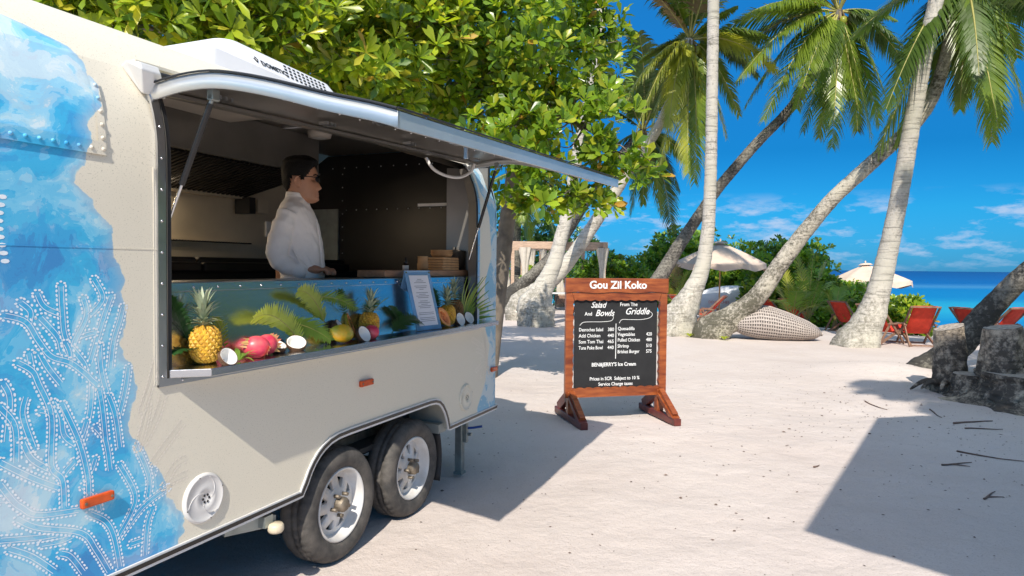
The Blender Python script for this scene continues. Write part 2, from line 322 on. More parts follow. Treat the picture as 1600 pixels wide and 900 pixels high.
# ------------------------------------------------------------------ mesh helpers
class MB:
    def __init__(s): s.v = []; s.f = []; s.mi = []; s.sm = []
    def add(s, vs, fs, mi=0, sm=True):
        o = len(s.v); s.v += [tuple(x) for x in vs]
        for f in fs: s.f.append(tuple(o + k for k in f)); s.mi.append(mi); s.sm.append(sm)
    def box(s, c, d, rot=None, mi=0, taper=None):
        x, y, z = d[0] / 2, d[1] / 2, d[2] / 2; c = V(c); tx, ty = taper or (1, 1)
        P = [V((-x, -y, -z)), V((x, -y, -z)), V((x, y, -z)), V((-x, y, -z)), V((-x * tx, -y * ty, z)), V((x * tx, -y * ty, z)), V((x * tx, y * ty, z)), V((-x * tx, y * ty, z))]
        if rot is not None: P = [rot @ p for p in P]
        s.add([c + p for p in P], [(0, 3, 2, 1), (4, 5, 6, 7), (0, 1, 5, 4), (1, 2, 6, 5), (2, 3, 7, 6), (3, 0, 4, 7)], mi, False)
    def bar(s, a, b, w, h, mi=0, upv=V((0, 0, 1))):                # rectangular bar a->b, width w across, h along up
        a, b = V(a), V(b); z = (b - a).normalized(); x = z.cross(upv)
        if x.length < 1e-4: x = z.cross(V((1, 0, 0)))
        x.normalize(); y = x.cross(z)
        P = []
        for p in (a, b):
            P += [p - x * w / 2 - y * h / 2, p + x * w / 2 - y * h / 2, p + x * w / 2 + y * h / 2, p - x * w / 2 + y * h / 2]
        s.add(P, [(0, 1, 2, 3), (7, 6, 5, 4), (0, 4, 5, 1), (1, 5, 6, 2), (2, 6, 7, 3), (3, 7, 4, 0)], mi, False)
    def tube(s, pts, rad, n=8, mi=0, cap=True, ell=None, ref=None, sm=True):
        pts = [V(p) for p in pts]
        if not hasattr(rad, '__len__'): rad = [rad] * len(pts)
        o = []; x = None
        for k, p in enumerate(pts):
            t = (pts[min(k + 1, len(pts) - 1)] - pts[max(k - 1, 0)]).normalized()
            if x is None:
                r0 = ref or (V((0, 0, 1)) if abs(t.z) < .9 else V((1, 0, 0))); x = r0 - t * r0.dot(t); x.normalize()
            else: x = x - t * x.dot(t); x.normalize()
            y = t.cross(x); r = rad[k]; ry = r * (ell[k] if ell else 1)
            o += [p + x * (r * math.cos(2 * math.pi * j / n)) + y * (ry * math.sin(2 * math.pi * j / n)) for j in range(n)]
        f = []
        for k in range(len(pts) - 1):
            for j in range(n): a = k * n + j; b = k * n + (j + 1) % n; f.append((a, b, b + n, a + n))
        s.add(o, f, mi, sm)
        if cap:
            s.add(o[:n], [tuple(range(n))[::-1]], mi, False); s.add(o[-n:], [tuple(range(n))], mi, False)
    def cyl(s, a, b, r, r2=None, n=16, mi=0): s.tube([a, b], [r, r if r2 is None else r2], n, mi)
    def lathe(s, prof, n=24, mat=None, mi=0, sm=True, sweep=2 * math.pi, mod=None):     # prof (r, z) about Z
        mat = mat or Matrix(); o = []; full = abs(sweep - 2 * math.pi) < 1e-6; nn = n if full else n + 1
        for q, (r, z) in enumerate(prof):
            for j in range(nn):
                a = sweep * j / n; rr = r + (mod(q, j) if mod else 0)
                o.append(mat @ V((rr * math.cos(a), rr * math.sin(a), z)))
        f = []
        for k in range(len(prof) - 1):
            for j in range(n):
                a = k * nn + j; b = k * nn + (j + 1) % nn; f.append((a, b, b + nn, a + nn))
        s.add(o, f, mi, sm)
    def grid(s, fn, nu, nv, mi=0, sm=True, skip=None, thick=None):
        o = [fn(u / nu, v / nv) for v in range(nv + 1) for u in range(nu + 1)]
        f = [(v * (nu + 1) + u, v * (nu + 1) + u + 1, (v + 1) * (nu + 1) + u + 1, (v + 1) * (nu + 1) + u) for v in range(nv) for u in range(nu) if not (skip and skip(u, v))]
        s.add(o, f, mi, sm)
    def prism(s, poly, d, fn, mi=0):                                # poly of 2-D points; fn(x, y, depth) -> 3-D
        n = len(poly); A = [fn(x, y, 0) for x, y in poly]; B = [fn(x, y, d) for x, y in poly]
        s.add(A + B, [tuple(range(n)), tuple(range(2 * n - 1, n - 1, -1))] + [(k, k + n, (k + 1) % n + n, (k + 1) % n) for k in range(n)], mi, False)
    def mesh(s, name, mats):
        me = bpy.data.meshes.new(name); me.from_pydata(s.v, [], s.f)
        for mt in (mats if isinstance(mats, (list, tuple)) else [mats]): me.materials.append(mt)
        me.polygons.foreach_set('material_index', s.mi); me.polygons.foreach_set('use_smooth', s.sm); me.update(); return me
    def build(s, name, mats, parent=None, fix=True, merge=0, bevel=0, **tags):
        me = s.mesh(name, mats)
        if fix:
            bm = bmesh.new(); bm.from_mesh(me)
            if merge: bmesh.ops.remove_doubles(bm, verts=bm.verts, dist=merge)
            bmesh.ops.recalc_face_normals(bm, faces=bm.faces); bm.to_mesh(me); bm.free()
        return link(name, me, parent, bevel=bevel, **tags)
def link(name, me, parent=None, bevel=0, **tags):
    o = bpy.data.objects.new(name, me); COL.objects.link(o)
    if parent is not None: o.parent = parent
    for k, v in tags.items(): o[k] = v
    if bevel:
        md = o.modifiers.new('bevel', 'BEVEL'); md.width = bevel; md.segments = 2; md.limit_method = 'ANGLE'
    return o
def empty(name, loc, rz=0, **tags):
    o = bpy.data.objects.new(name, None); COL.objects.link(o); o.location = loc; o.rotation_euler = (0, 0, rz); o.empty_display_size = .1
    for k, v in tags.items(): o[k] = v
    return o
def copy_tree(o, parent=None, **tags):
    c = o.copy(); COL.objects.link(c); c.parent = parent
    for k, v in tags.items(): c[k] = v
    for ch in list(o.children): copy_tree(ch, c)
    return c
def spline(pts, n=8):                                               # Catmull-Rom through 3-D points (extra components interpolated too)
    P = [pts[0]] + list(pts) + [pts[-1]]; out = []
    for k in range(1, len(P) - 2):
        a, b, c, d = P[k - 1:k + 3]
        for j in range(n):
            t = j / n
            out.append(tuple(.5 * (2 * b[q] + (c[q] - a[q]) * t + (2 * a[q] - 5 * b[q] + 4 * c[q] - d[q]) * t * t + (3 * b[q] - a[q] - 3 * c[q] + d[q]) * t ** 3) for q in range(len(b))))
    out.append(tuple(P[-2])); return out
def lerp(a, b, t): return a + (b - a) * t
def interp(x, pts):
    if x <= pts[0][0]: return pts[0][1]
    for (a, u), (b, v) in zip(pts, pts[1:]):
        if x <= b: return lerp(u, v, (x - a) / (b - a))
    return pts[-1][1]
def nv(x, y, z=0, s=1): return noise.noise(V((x * s, y * s, z * s)))

# ------------------------------------------------------------------ ground, sea
def gz(x, y):
    v = (x - 9) * .7 + (y - 17) * .5
    z = -.09 * (math.sqrt(v * v + 1) + v) / 2
    near = max(0, 1 - math.hypot(x - 1, y - 5) / 40)
    z += .022 * near * nv(x, y, 0, .9) + .014 * near * nv(x, y, 3, 2.4) + .007 * near * nv(x, y, 8, 6.0)
    z += .16 * math.exp(-((x - 5.6) ** 2 / .9 + (y - 10.4) ** 2 / .5))      # drift of sand round the fallen palm's root
    return max(z, -3.2)
mb = MB()
def axis(segs):
    o = []
    for a, b, n in segs: o += [a + (b - a) * k / n for k in range(n)]
    return o + [segs[-1][1]]
XS = axis([(-9000, -60, 6), (-60, -8, 16), (-8, -2, 24), (-2, 6.5, 150), (6.5, 16, 40), (16, 60, 16), (60, 9000, 6)])
YS = axis([(-9000, -40, 5), (-40, 0, 12), (0, 3, 10), (3, 9.5, 150), (9.5, 30, 70), (30, 60, 10), (60, 200, 6)])
nx = len(XS)
mb.add([(x, y, gz(x, y)) for y in YS for x in XS], [(j * nx + i, j * nx + i + 1, (j + 1) * nx + i + 1, (j + 1) * nx + i) for j in range(len(YS) - 1) for i in range(nx - 1)])
mb.build('sand_ground', M['sand'], kind='structure', label='pale coral sand beach, swept flat in front of the food trailer')
mb = MB(); mb.add([(-50000, 18, -1.3), (50000, 18, -1.3), (50000, 50000, -1.3), (-50000, 50000, -1.3)], [(0, 1, 2, 3)])
mb.build('sea', M['sea'], kind='structure', label='blue and turquoise lagoon out to the horizon')

# ================================================================== TRAILER
TR = empty('food_trailer', (-TN.x * TH, -TN.y * TH, 0), math.pi / 2 - TA, category='food trailer',
           label='cream twin-axle food trailer with blue watercolour print and an open serving hatch')
RB, ZB, WID = .57, 1.95, 1.86
def ins(z): return 0 if z < ZB else RB - math.sqrt(max(0, RB * RB - (z - ZB) ** 2))
def sect(u, r=RB, off=0.0):               # u in 0..1 over the shoulder arc and roof, returns (i, z)
    if u < .6:
        a = u / .6 * math.pi / 2; return off + (r - off * 0) * (1 - math.cos(a)), ZB + r * math.sin(a)
    t = (u - .6) / .4; return lerp(off + r, WID - off - r, t), ZB + r + .04 * math.sin(math.pi * t)
S0, S1, W0, W1, ZT, ZBOT = -.7, 4.80, 1.83, 4.47, 1.12, .45
ARCH = [(2.582, .45), (2.60, .475), (2.618, .50), (2.645, .545), (2.674, .58), (2.71, .612), (2.747, .635), (2.80, .656), (2.86, .667), (2.95, .67), (3.80, .67), (3.87, .664), (3.92, .65), (3.962, .62), (4.00, .575), (4.03, .52), (4.055, .45)]
def zlow(s): return interp(s, ARCH) if 2.582 < s < 4.055 else ZBOT
HZ0, HZ1 = 2.235, 2.30                    # hinge height at the near / far end of the hatch
def zhinge(s): return lerp(HZ0, HZ1, (s - W0) / (W1 - W0))
shell = MB()
def col_side(sa, sb, za, zb, n):          # strips of skin between heights on columns
    for k in range(n):
        a = lerp(sa, sb, k / n); b = lerp(sa, sb, (k + 1) / n)
        la, ha = za(a), zb(a); lb, hb = za(b), zb(b); m_ = 8
        P = []
        for j in range(m_ + 1):
            z1, z2 = lerp(la, ha, j / m_), lerp(lb, hb, j / m_)
            P += [(a, ins(z1), z1), (b, ins(z2), z2)]
        shell.add(P, [(2 * j, 2 * j + 1, 2 * j + 3, 2 * j + 2) for j in range(m_)])
col_side(S0, W0, lambda s: ZBOT, lambda s: ZB + .3, 8)
col_side(W1, S1, lambda s: ZBOT, lambda s: ZB + .3, 4)
col_side(W0, W1, zlow, lambda s: ZT, 110)
AH = math.asin(.3 / RB)
for (a, b) in ((S0, W0), (W1, S1)):       # upper shoulder
    shell.grid(lambda u, v: (lerp(a, b, u), RB * (1 - math.cos(lerp(AH, math.pi / 2, v))), ZB + RB * math.sin(lerp(AH, math.pi / 2, v))), 6, 10)
def upper(u, v):
    s = lerp(W0, W1, u); a0 = math.asin((zhinge(s) - ZB) / RB); a = lerp(a0, math.pi / 2, v)
    return (s, RB * (1 - math.cos(a)), ZB + RB * math.sin(a))
shell.grid(upper, 10, 10)
shell.grid(lambda u, v: (lerp(S0, S1, u), lerp(RB, WID - RB, v), ZB + RB + .04 * math.sin(math.pi * v)), 10, 8)
shell.grid(lambda u, v: (lerp(S0, S1, u), WID - RB * (1 - math.cos((1 - v) * math.pi / 2)), ZB + RB * math.sin((1 - v) * math.pi / 2)), 10, 10)
shell.grid(lambda u, v: (lerp(S0, S1, u), WID, lerp(ZB, ZBOT, v)), 10, 4)
def outline():                            # the whole cross-section, for the rounded ends
    P = [(0, lerp(ZBOT, ZB, k / 6)) for k in range(6)]
    P += [(RB * (1 - math.cos(a)), ZB + RB * math.sin(a)) for a in [math.pi / 2 * k / 10 for k in range(11)]]
    P += [(lerp(RB, WID - RB, k / 6), ZB + RB + .04 * math.sin(math.pi * k / 6)) for k in range(1, 6)]
    P += [(WID - RB * (1 - math.sin(a)), ZB + RB * math.cos(a)) for a in [math.pi / 2 * k / 10 for k in range(11)]]
    P += [(WID, lerp(ZB, ZBOT, k / 6)) for k in range(1, 7)]
    return P
OUT = outline(); nO = len(OUT)
for sg, se in ((1, S1), (-1, S0)):
    prev = None
    for k in range(7):
        a = math.pi / 2 * k / 6; rr = .10; ds = rr * math.sin(a); sc = rr * (1 - math.cos(a))
        ring = [(se + sg * ds, lerp(i, WID / 2, sc / (WID / 2)), lerp(z, 1.4, sc / 1.1)) for i, z in OUT]
        if prev: shell.add(prev + ring, [(j, j + 1, nO + j + 1, nO + j) for j in range(nO - 1)])
        prev = ring
    if sg > 0: shell.add(prev, [tuple(range(nO))], 0, False)
    else:                                  # unseen near end: open doorway added to let sun inside
        xe = prev[0][0]; d0, d1, dz = .42, 1.52, 2.22
        shell.add([(xe, .05, .5), (xe, d0, .5), (xe, d0, 2.25), (xe, .12, 2.05)], [(0, 1, 2, 3)], 0, False); shell.add([(xe, d1, .5), (xe, 1.81, .5), (xe, 1.74, 2.05), (xe, d1, 2.25)], [(0, 1, 2, 3)], 0, False)
        shell.add([(xe, .12, 2.05), (xe, d0, dz), (xe, d1, dz), (xe, 1.74, 2.05), (xe, 1.35, 2.5), (xe, .5, 2.5)], [(0, 1, 2, 3, 4, 5)], 0, False)
shell.build('body_shell', M['skin_panel'], TR, merge=.0005)
def P_(name, mbuild, mat, parent=TR, **k): return mbuild.build(name, mat, parent, **k)
# skin seams: overlapping panel strips with rivets
def rivets(name, pts, mat, r=.005, nrm=(0, -1, 0), parent=TR):
    b = MB()
    for p in pts:
        q = Quaternion(V((0, 0, 1)).rotation_difference(V(nrm))); b.lathe([(r, 0), (r * .8, r * .5), (0, r * .7)], 8, Matrix.Translation(V(p)) @ q.to_matrix().to_4x4())
    return b.build(name, mat, parent, fix=False, kind='stuff')
b = MB(); b.box((.45, -.0025, 1.935), (2.3, .004, .045))
b.grid(lambda u, v: (lerp(1.572, 1.600, u), ins(lerp(1.912, 2.18, v)) - .003, lerp(1.912, 2.18, v)), 1, 12)
P_('seam_strip', b, M['skin_panel'])
rv = [(1.59 - k * .042, -.004, 1.932) for k in range(32)] + [(1.588, ins(z) - .004, z) for z in [1.97 + .045 * k for k in range(5)]]
rivets('seam_rivets', rv, M['skin_panel'], .0075)
b = MB(); b.box(((S0 + W0) / 2, .0, 1.60), (W0 - S0 - .06, .0024, .004)); b.box((W0 - .045, .0, 1.5), (.0025, .0024, .8)); P_('panel_joint', b, M['skin_panel'])

# window frame: aluminium strip round the opening following the shoulder
def strip(path_fn, n, w, t, out, mb, mi=0):   # path_fn(u) -> (s, z, ds_normal, dz_normal)
    P = []
    for k in range(n + 1):
        s, z, a, c = path_fn(k / n)
        for (o1, o2) in ((0, 0), (0, t), (w, t), (w, 0)):
            S_, Z_ = s + a * o1, z + c * o1; P.append((S_, ins(Z_) + out - o2, Z_))
    mb.add(P, [(4 * k + j, 4 * k + (j + 1) % 4, 4 * k + 4 + (j + 1) % 4, 4 * k + 4 + j) for k in range(n) for j in range(4)], mi, False)
b = MB()
strip(lambda u: (W0, lerp(ZT - .02, HZ0, u), -1, 0), 24, .034, .010, 0, b)
strip(lambda u: (W1, lerp(ZT - .02, HZ1, u), 1, 0), 24, .034, .010, 0, b)
strip(lambda u: (lerp(W0 - .034, W1 + .034, u), ZT, 0, -1), 4, .028, .009, 0, b)
P_('window_frame', b, M['alu'])
for s_, sg in ((W0, 1), (W1, -1)):
    b = MB()
    b.grid(lambda u, v: (s_ + sg * .004, ins(lerp(ZT, 2.26, v)) + lerp(-.012, .06, u), lerp(ZT, 2.26, v)), 1, 20)
    b.grid(lambda u, v: (s_ + sg * .014, ins(lerp(ZT, 2.26, v)) + lerp(-.004, .06, u), lerp(ZT, 2.26, v)), 1, 20)
    P_('window_jamb', b, M['darksteel'])
b = MB(); b.grid(lambda u, v: (W0 + .004 + .02 * u, ins(lerp(ZT, 2.23, v)) - .008, lerp(ZT, 2.23, v)), 1, 20); P_('window_seal', b, M['rubber']); b = MB(); b.grid(lambda u, v: (W1 - .004 - .02 * u, ins(lerp(ZT, 2.28, v)) - .008, lerp(ZT, 2.28, v)), 1, 20)
P_('window_seal', b, M['rubber'])
fr = [(W0 - .018, ins(z) - .011, z) for z in [1.13 + .115 * k for k in range(10)]] + [(W1 + .018, ins(z) - .011, z) for z in [1.13 + .115 * k for k in range(10)]] + [(1.9 + .13 * k, -.010, ZT - .014) for k in range(20)]
rivets('frame_screws', fr, M['steel'], .0055)

# serving sill with cut corner
SZ = 1.152
b = MB(); poly = [(W0 + .006, .09), (W0 + .006, -.02), (1.93, -.125), (4.60, -.125), (4.60, -.013), (W1 - .02, -.013), (W1 - .02, .09)]
b.prism(poly, -.030, lambda x, y, d: (x, y, SZ + d)); P_('serving_shelf', b, M['steel'], bevel=.002)
b = MB(); b.box((3.15, -.014, 1.115), (2.5, .012, .012)); P_('shelf_bracket', b, M['galv'])
# steel front under the counter
b = MB(); b.box((3.14, .058, 1.30), (2.56, .006, .305), Matrix.Rotation(-.17, 3, 'X')); b.box((3.14, .078, 1.455), (2.56, .014, .034), Matrix.Rotation(-.17, 3, 'X'))
P_('counter_front', b, M['steel'], bevel=.001)
rivets('counter_screws', [(1.90 + .125 * k, .070, 1.455) for k in range(20)], M['steel'], .006)
b = MB(); b.box((3.2, .225, 1.468), (2.98, .29, .016)); P_('counter_top', b, M['darksteel'])
# interior
b = MB(); b.grid(lambda u, v: (lerp(-.66, 4.74, u), .05 + .52 * (1 - math.cos(lerp(AH * 1.18, math.pi / 2, v))), ZB + .52 * math.sin(lerp(AH * 1.18, math.pi / 2, v))), 8, 10)
b.grid(lambda u, v: (lerp(-.66, 4.74, u), lerp(.57, 1.75, v), 2.47), 8, 4); P_('ceiling_lining', b, M['darksteel'], fix=False)
b = MB(); b.box((2.05, 1.755, 1.47), (5.38, .02, 1.99)); P_('rear_splashback', b, M['brownsteel'])
b = MB(); b.box((4.745, .9, 1.47), (.02, 1.74, 1.99)); P_('end_wall', b, M['blacksteel'])
b = MB(); b.box((.57, .035, 1.21), (2.45, .012, 1.40)); P_('front_lining', b, M['white'])
b = MB(); b.box((2.05, 1.06, .50), (5.4, 1.42, .03)); b.box((.9, .19, .50), (3.1, .30, .03)); P_('floor_panel', b, M['beige'])
b = MB(); b.grid(lambda u, v: (4.735 - .28 * (1 - math.sin(u * math.pi / 2)) * .35, .30 * (1 - u) + .04, lerp(1.48, 2.30, v)), 8, 1); P_('corner_lining', b, M['darksteel'], fix=False)
b = MB(); b.box((4.72, 1.55, 1.52), (.02, .27, 1.0)); P_('wall_plate', b, M['galv'])
b = MB(); b.box((4.70, .46, 2.03), (.03, .33, .022)); P_('shelf_rail', b, M['trimwhite'])
rv = [(4.73, .34 + .1 * k, 2.01) for k in range(14)] + [(4.73, 1.38, 1.1 + .11 * k) for k in range(12)] + [(4.73, .33, 1.5 + .1 * k) for k in range(7)] + [(4.73, .4 + .12 * k, 2.36) for k in range(10)]
rivets('wall_rivets', rv, M['alu'], .006, (-1, 0, 0))
rivets('ceiling_rivets', [(2.0 + .16 * k, i_, 2.465) for k in range(17) for i_ in (.66, 1.12)], M['alu'], .005, (0, 0, -1))
b = MB(); b.box((3.0, 1.05, 2.33), (2.0, .02, .26)); b.box((3.0, 1.04, 2.20), (2.0, .03, .012))
P_('hood_fascia', b, M['darksteel'])
b = MB(); q = math.atan2(.14, .6)
for k in range(46):
    s_ = 2.03 + k * .042; b.bar((s_, 1.07, 2.19), (s_, 1.66, 2.055), .020, .016)
b.box((3.0, 1.37, 2.15), (1.96, .62, .01), Matrix.Rotation(-q, 3, 'X'))
P_('hood_filter', b, M['iron'], kind='stuff')
for s_ in (2.45, 2.75, 3.02):
    b = MB(); [b.box((s_ + .06 * k_, 1.58, 2.066), (.035, .035, .014), Matrix.Rotation(-q, 3, 'X')) for k_ in range(3)]; P_('added_hood_lamp', b, M['fill_glow'])  # added out of view to brighten the back wall
b = MB(); b.box((3.05, 1.70, 2.045), (2.2, .08, .022)); b.box((4.06, 1.67, 1.99), (.11, .12, .10)); P_('hood_gutter', b, M['brownsteel'])
b = MB(); b.box((3.93, 1.66, 1.985), (.06, .14, .12)); P_('grease_box', b, M['iron'])
for (s_, i_) in ((3.15, .92), (3.86, .92)):
    b = MB(); mt = Matrix.Translation((s_, i_, 2.425)); b.lathe([(.052, 0), (.075, .006), (.082, .03), (.082, .045)], 24, mt); lp = P_('ceiling_light', b, M['beige'])
    b = MB(); b.lathe([(0, .002), (.052, .002)], 24, mt); P_('light_diffuser', b, M['white'], lp)
b = MB(); b.box((2.72, .72, 2.43), (.88, .62, .05), taper=(1.06, 1.06)); b.box((2.72, .72, 2.395), (.62, .44, .03))
for k in range(5): b.box((2.46, .52 + .05 * k, 2.39), (.16, .012, .035), Matrix.Rotation(.5, 3, 'X'))
P_('ceiling_vent_unit', b, M['beige'], bevel=.008)
b = MB(); b.box((3.2, 1.45, 1.0), (3.0, .56, 1.0)); P_('range_cabinet', b, M['iron'])
for k in range(3):
    a = 2.3 + k * .72
    b = MB(); b.box((a + .36, 1.42, 1.545), (.70, .56, .09)); b.box((a + .36, 1.12, 1.53), (.70, .05, .06)); P_('cooking_range', b, M['blacksteel'], bevel=.012)
b = MB(); b.box((3.25, 1.725, 1.65), (2.2, .04, .12)); b.box((3.0, 1.70, 1.712), (2.0, .02, .006)); P_('range_backsplash', b, M['brownsteel'])
b = MB()
for k in range(60): b.box((2.6 + k * .024, 1.695, 1.706), (.008, .02, .010))
P_('vent_slots', b, M['iron'], kind='stuff')
b = MB(); b.box((4.25, 1.74, 1.83), (.05, .02, .12)); P_('wall_socket', b, M['trimwhite'])

# ---- hatch (raised): curved panel hinged on the shoulder
HP = [(-.075, .0), (.02, .008), (.14, .022), (.28, .022), (.42, -.001), (.58, -.040), (.78, -.097), (.95, -.140), (1.05, -.170)]
HP = [(p[0], p[1]) for p in spline([(a, b_) for a, b_ in HP], 3)]
HA, HB = W0 - .03, W1 + .05
def hz(s, dz): return lerp(2.20, 2.315, (s - W0) / (W1 - W0)) + dz
hx = lambda s: .02
hatch = MB(); nH = len(HP)
def hpt(s, k, drop=0.0): o, dz = HP[k]; return (s, hx(s) - o, hz(s, dz) - drop)
for s_a, s_b, drop in ((HA, HB, 0),):
    for q in range(12):
        a, b2 = lerp(s_a, s_b, q / 12), lerp(s_a, s_b, (q + 1) / 12)
        hatch.add([hpt(a, k, drop) for k in range(nH)] + [hpt(b2, k, drop) for k in range(nH)], [(k, k + 1, nH + k + 1, nH + k) for k in range(nH - 1)])
HT = P_('hatch_panel', hatch, M['skin_panel'], fix=False)
b = MB()
for q in range(12):
    a, b2 = lerp(HA + .012, HB - .012, q / 12), lerp(HA + .012, HB - .012, (q + 1) / 12)
    b.add([hpt(a, k, .016) for k in range(nH - 1)] + [hpt(b2, k, .016) for k in range(nH - 1)], [(k, nH - 1 + k, nH + k, k + 1) for k in range(nH - 2)])
P_('hatch_lining', b, M['darksteel'], HT, fix=False)
b = MB()     # bright lip round three sides
for s_, w in ((HA, .012), (HB, -.012)):
    P = []
    for k in range(nH):
        x0, y0, z0 = hpt(s_, k); P += [(x0, y0, z0 - .004), (x0, y0, z0 - .056), (x0 + w, y0, z0 - .056), (x0 + w, y0, z0 - .004)]
    b.add(P, [(4 * k + j, 4 * k + (j + 1) % 4, 4 * k + 4 + (j + 1) % 4, 4 * k + 4 + j) for k in range(nH - 1) for j in range(4)])
    b.add(P[:4], [(0, 1, 2, 3)]); b.add(P[-4:], [(3, 2, 1, 0)])
x0, y0, z0 = hpt(HA, nH - 1); x1, y1, z1 = hpt(HB, nH - 1)
b.add([(x0, y0, z0 - .004), (x0, y0, z0 - .056), (x1, y1, z1 - .056), (x1, y1, z1 - .004), (x0, y0 + .012, z0 - .004), (x0, y0 + .012, z0 - .056), (x1, y1 + .012, z1 - .056), (x1, y1 + .012, z1 - .004)],
      [(0, 1, 2, 3), (7, 6, 5, 4), (1, 5, 6, 2), (0, 3, 7, 4)], 0, False)
P_('hatch_lip', b, M['lip'], HT)
b = MB(); P = []
for k in range(nH): x_, y_, z_ = hpt(HA - .006, k); P += [(x_, y_ , z_ + .003)]
b.tube(P, .0042, 6); b.tube([(HA - .006, y0 - .004, z0 + .004), (HB, y1 - .004, z1 + .004)], .0038, 6); P_('hatch_seal', b, M['rubber'], HT)
b = MB()
for o_ in (.30, .62):
    a = hpt(HA + .05, 0); z_a = interp(o_, HP); b.bar((HA + .05, hx(HA) - o_, hz(HA, z_a) - .024), (HB - .05, hx(HB) - o_, hz(HB, z_a) - .024), .022, .012)
b.bar((HA + .04, hx(HA) - .015, hz(HA, .0) - .022), (HB - .05, hx(HB) - .015, hz(HB, .0) - .022), .02, .014)
P_('hatch_rib', b, M['darksteel'], HT)
rv = []
for o_ in (.015, .30, .62, .93):
    z_a = interp(o_, HP)
    rv += [(s_, hx(s_) - o_, hz(s_, z_a) - (.032 if o_ < .9 else .018)) for s_ in [HA + .1 + .15 * k for k in range(18)]]
rivets('hatch_screws', rv, M['steel'], .006, (0, 0, -1), HT)
for s_, w_ in ((2.72, .13), (3.35, .22), (4.0, .2)):
    b = MB(); z_a = interp(.80, HP); b.box((s_, hx(s_) - .80, hz(s_, z_a) - .024), (w_, .05, .012)); P_('strip_light', b, M['white'], HT, bevel=.004)
for s_ in (1.98, 2.62, 3.35, 4.2):      # louvre slots by the hinge
    b = MB()
    for k in range(3): b.box((s_ + k * .028, hx(s_) - .12, hz(s_, -.02)), (.010, .05, .014)); b.box((s_ + k * .028, hx(s_) - .42, hz(s_, -.035)), (.010, .05, .014))
    P_('louvre', b, M['alu'], HT, kind='stuff')
b = MB(); z_a = interp(.86, HP); s_ = 2.35
b.cyl((s_, hx(s_) - .93, hz(s_, z_a) - .05), (s_ + .22, hx(s_) - .90, hz(s_, z_a) - .055), .008, n=8); b.box((s_ + .10, hx(s_) - .92, hz(s_, z_a) - .05), (.06, .05, .035)); b.box((s_ + .17, hx(s_) - .92, hz(s_, z_a) - .085), (.014, .02, .06))
b.tube(spline([(s_ - .06, hx(s_) - .93, hz(s_, z_a) - .02), (s_ - .05, hx(s_) - .93, hz(s_, z_a) - .06), (s_, hx(s_) - .93, hz(s_, z_a) - .055)], 5), .006, 6)
P_('hatch_latch', b, M['alu'], HT, bevel=.003)
b = MB(); s_ = 4.1; b.box((s_, hx(s_) - .97, hz(s_, z_a) - .075), (.12, .04, .03)); P_('hatch_latch', b, M['alu'], HT)
b = MB(); b.tube(spline([(3.98, .14, 2.27), (4.0, .10, 2.20), (4.1, .06, 2.165), (4.25, .03, 2.17), (4.36, .0, 2.22), (4.38, -.02, 2.28)], 6), .011, 8); P_('hose', b, M['trimwhite'])
for s_, ia, za, ib, zb in ((1.868, -.205, 2.16, .035, 1.68), (4.44, -.17, 2.27, .045, 1.60)):
    a, c = V((s_, ia, za)), V((s_, ib, zb)); d = (c - a)
    b = MB(); b.cyl(a + d * .06, a + d * .66, .0115, n=12); g = P_('gas_strut', b, M['black'])
    b = MB(); b.cyl(a + d * .64, c, .0055, n=8); P_('strut_rod', b, M['steel'], g)
    b = MB(); b.box(a, (.03, .03, .035)); b.cyl(a - d * .03, a + d * .07, .008, n=8); b.cyl(a + V((-.015, 0, -.01)), a + V((.02, 0, -.01)), .012, n=8); P_('strut_bracket', b, M['galv'], g)
# hinge end cap at the near end
b = MB(); s_ = W0 - .085
b.prism([(.035, 2.165), (-.018, 2.235), (-.008, 2.262), (.06, 2.275), (.09, 2.26), (.05, 2.17)], .080, lambda y, z, d: (s_ - .02 + d * (1 if z > 2.2 else 1.2) + (.05 if z < 2.18 else 0), y, z))
P_('hinge_cap', b, M['trimwhite'], bevel=.005)
b = MB(); b.cyl((W0 - .03, .03, 2.245), (W0 + .10, .03, 2.25), .012, n=10); P_('hinge_roll', b, M['rubber'])
b = MB(); b.bar((W0 - .06, .085, 2.285), (W1 + .06, .14, 2.34), .03, .012); P_('drip_rail', b, M['skin_panel'])

# ---- lower trim with dark band, follows the arch
path = [(S0, ZBOT)] + [(2.56, ZBOT)] + ARCH + [(4.08, ZBOT), (S1 + .02, ZBOT)]
def ribbon(off_in, off_out, th, mat, nm):
    b = MB(); n = len(path); N = []
    for k in range(n):
        a = V(path[max(k - 1, 0)]); c = V(path[min(k + 1, n - 1)]); t = (c - a).normalized(); N.append(V((-t.y, t.x)))
    P = []
    for k in range(n):
        p = V(path[k])
        for (o, y) in ((off_in, -.001), (off_in, -th), (off_out, -th), (off_out, -.001)): q = p + N[k] * o; P.append((q.x, y, q.y))
    b.add(P, [(4 * k + j, 4 * k + (j + 1) % 4, 4 * k + 4 + (j + 1) % 4, 4 * k + 4 + j) for k in range(n - 1) for j in range(4)], 0, False)
    # round the far corner
    P = []
    for k in range(8):
        a = math.pi / 2 * k / 7
        for (o, y) in ((off_in, 0), (off_in, th), (off_out, th), (off_out, 0)): P.append((S1 + .015 + (.085 + y) * math.sin(a), .10 - (.101 + y) * math.cos(a), ZBOT + o))
    b.add(P, [(4 * k + j, 4 * k + (j + 1) % 4, 4 * k + 4 + (j + 1) % 4, 4 * k + 4 + j) for k in range(7) for j in range(4)], 0, False)
    P_(nm, b, mat)
ribbon(-.012, .024, .010, M['trimwhite'], 'lower_trim')
ribbon(.000, .016, .0135, M['black'], 'trim_insert')
b = MB()  # arch lining
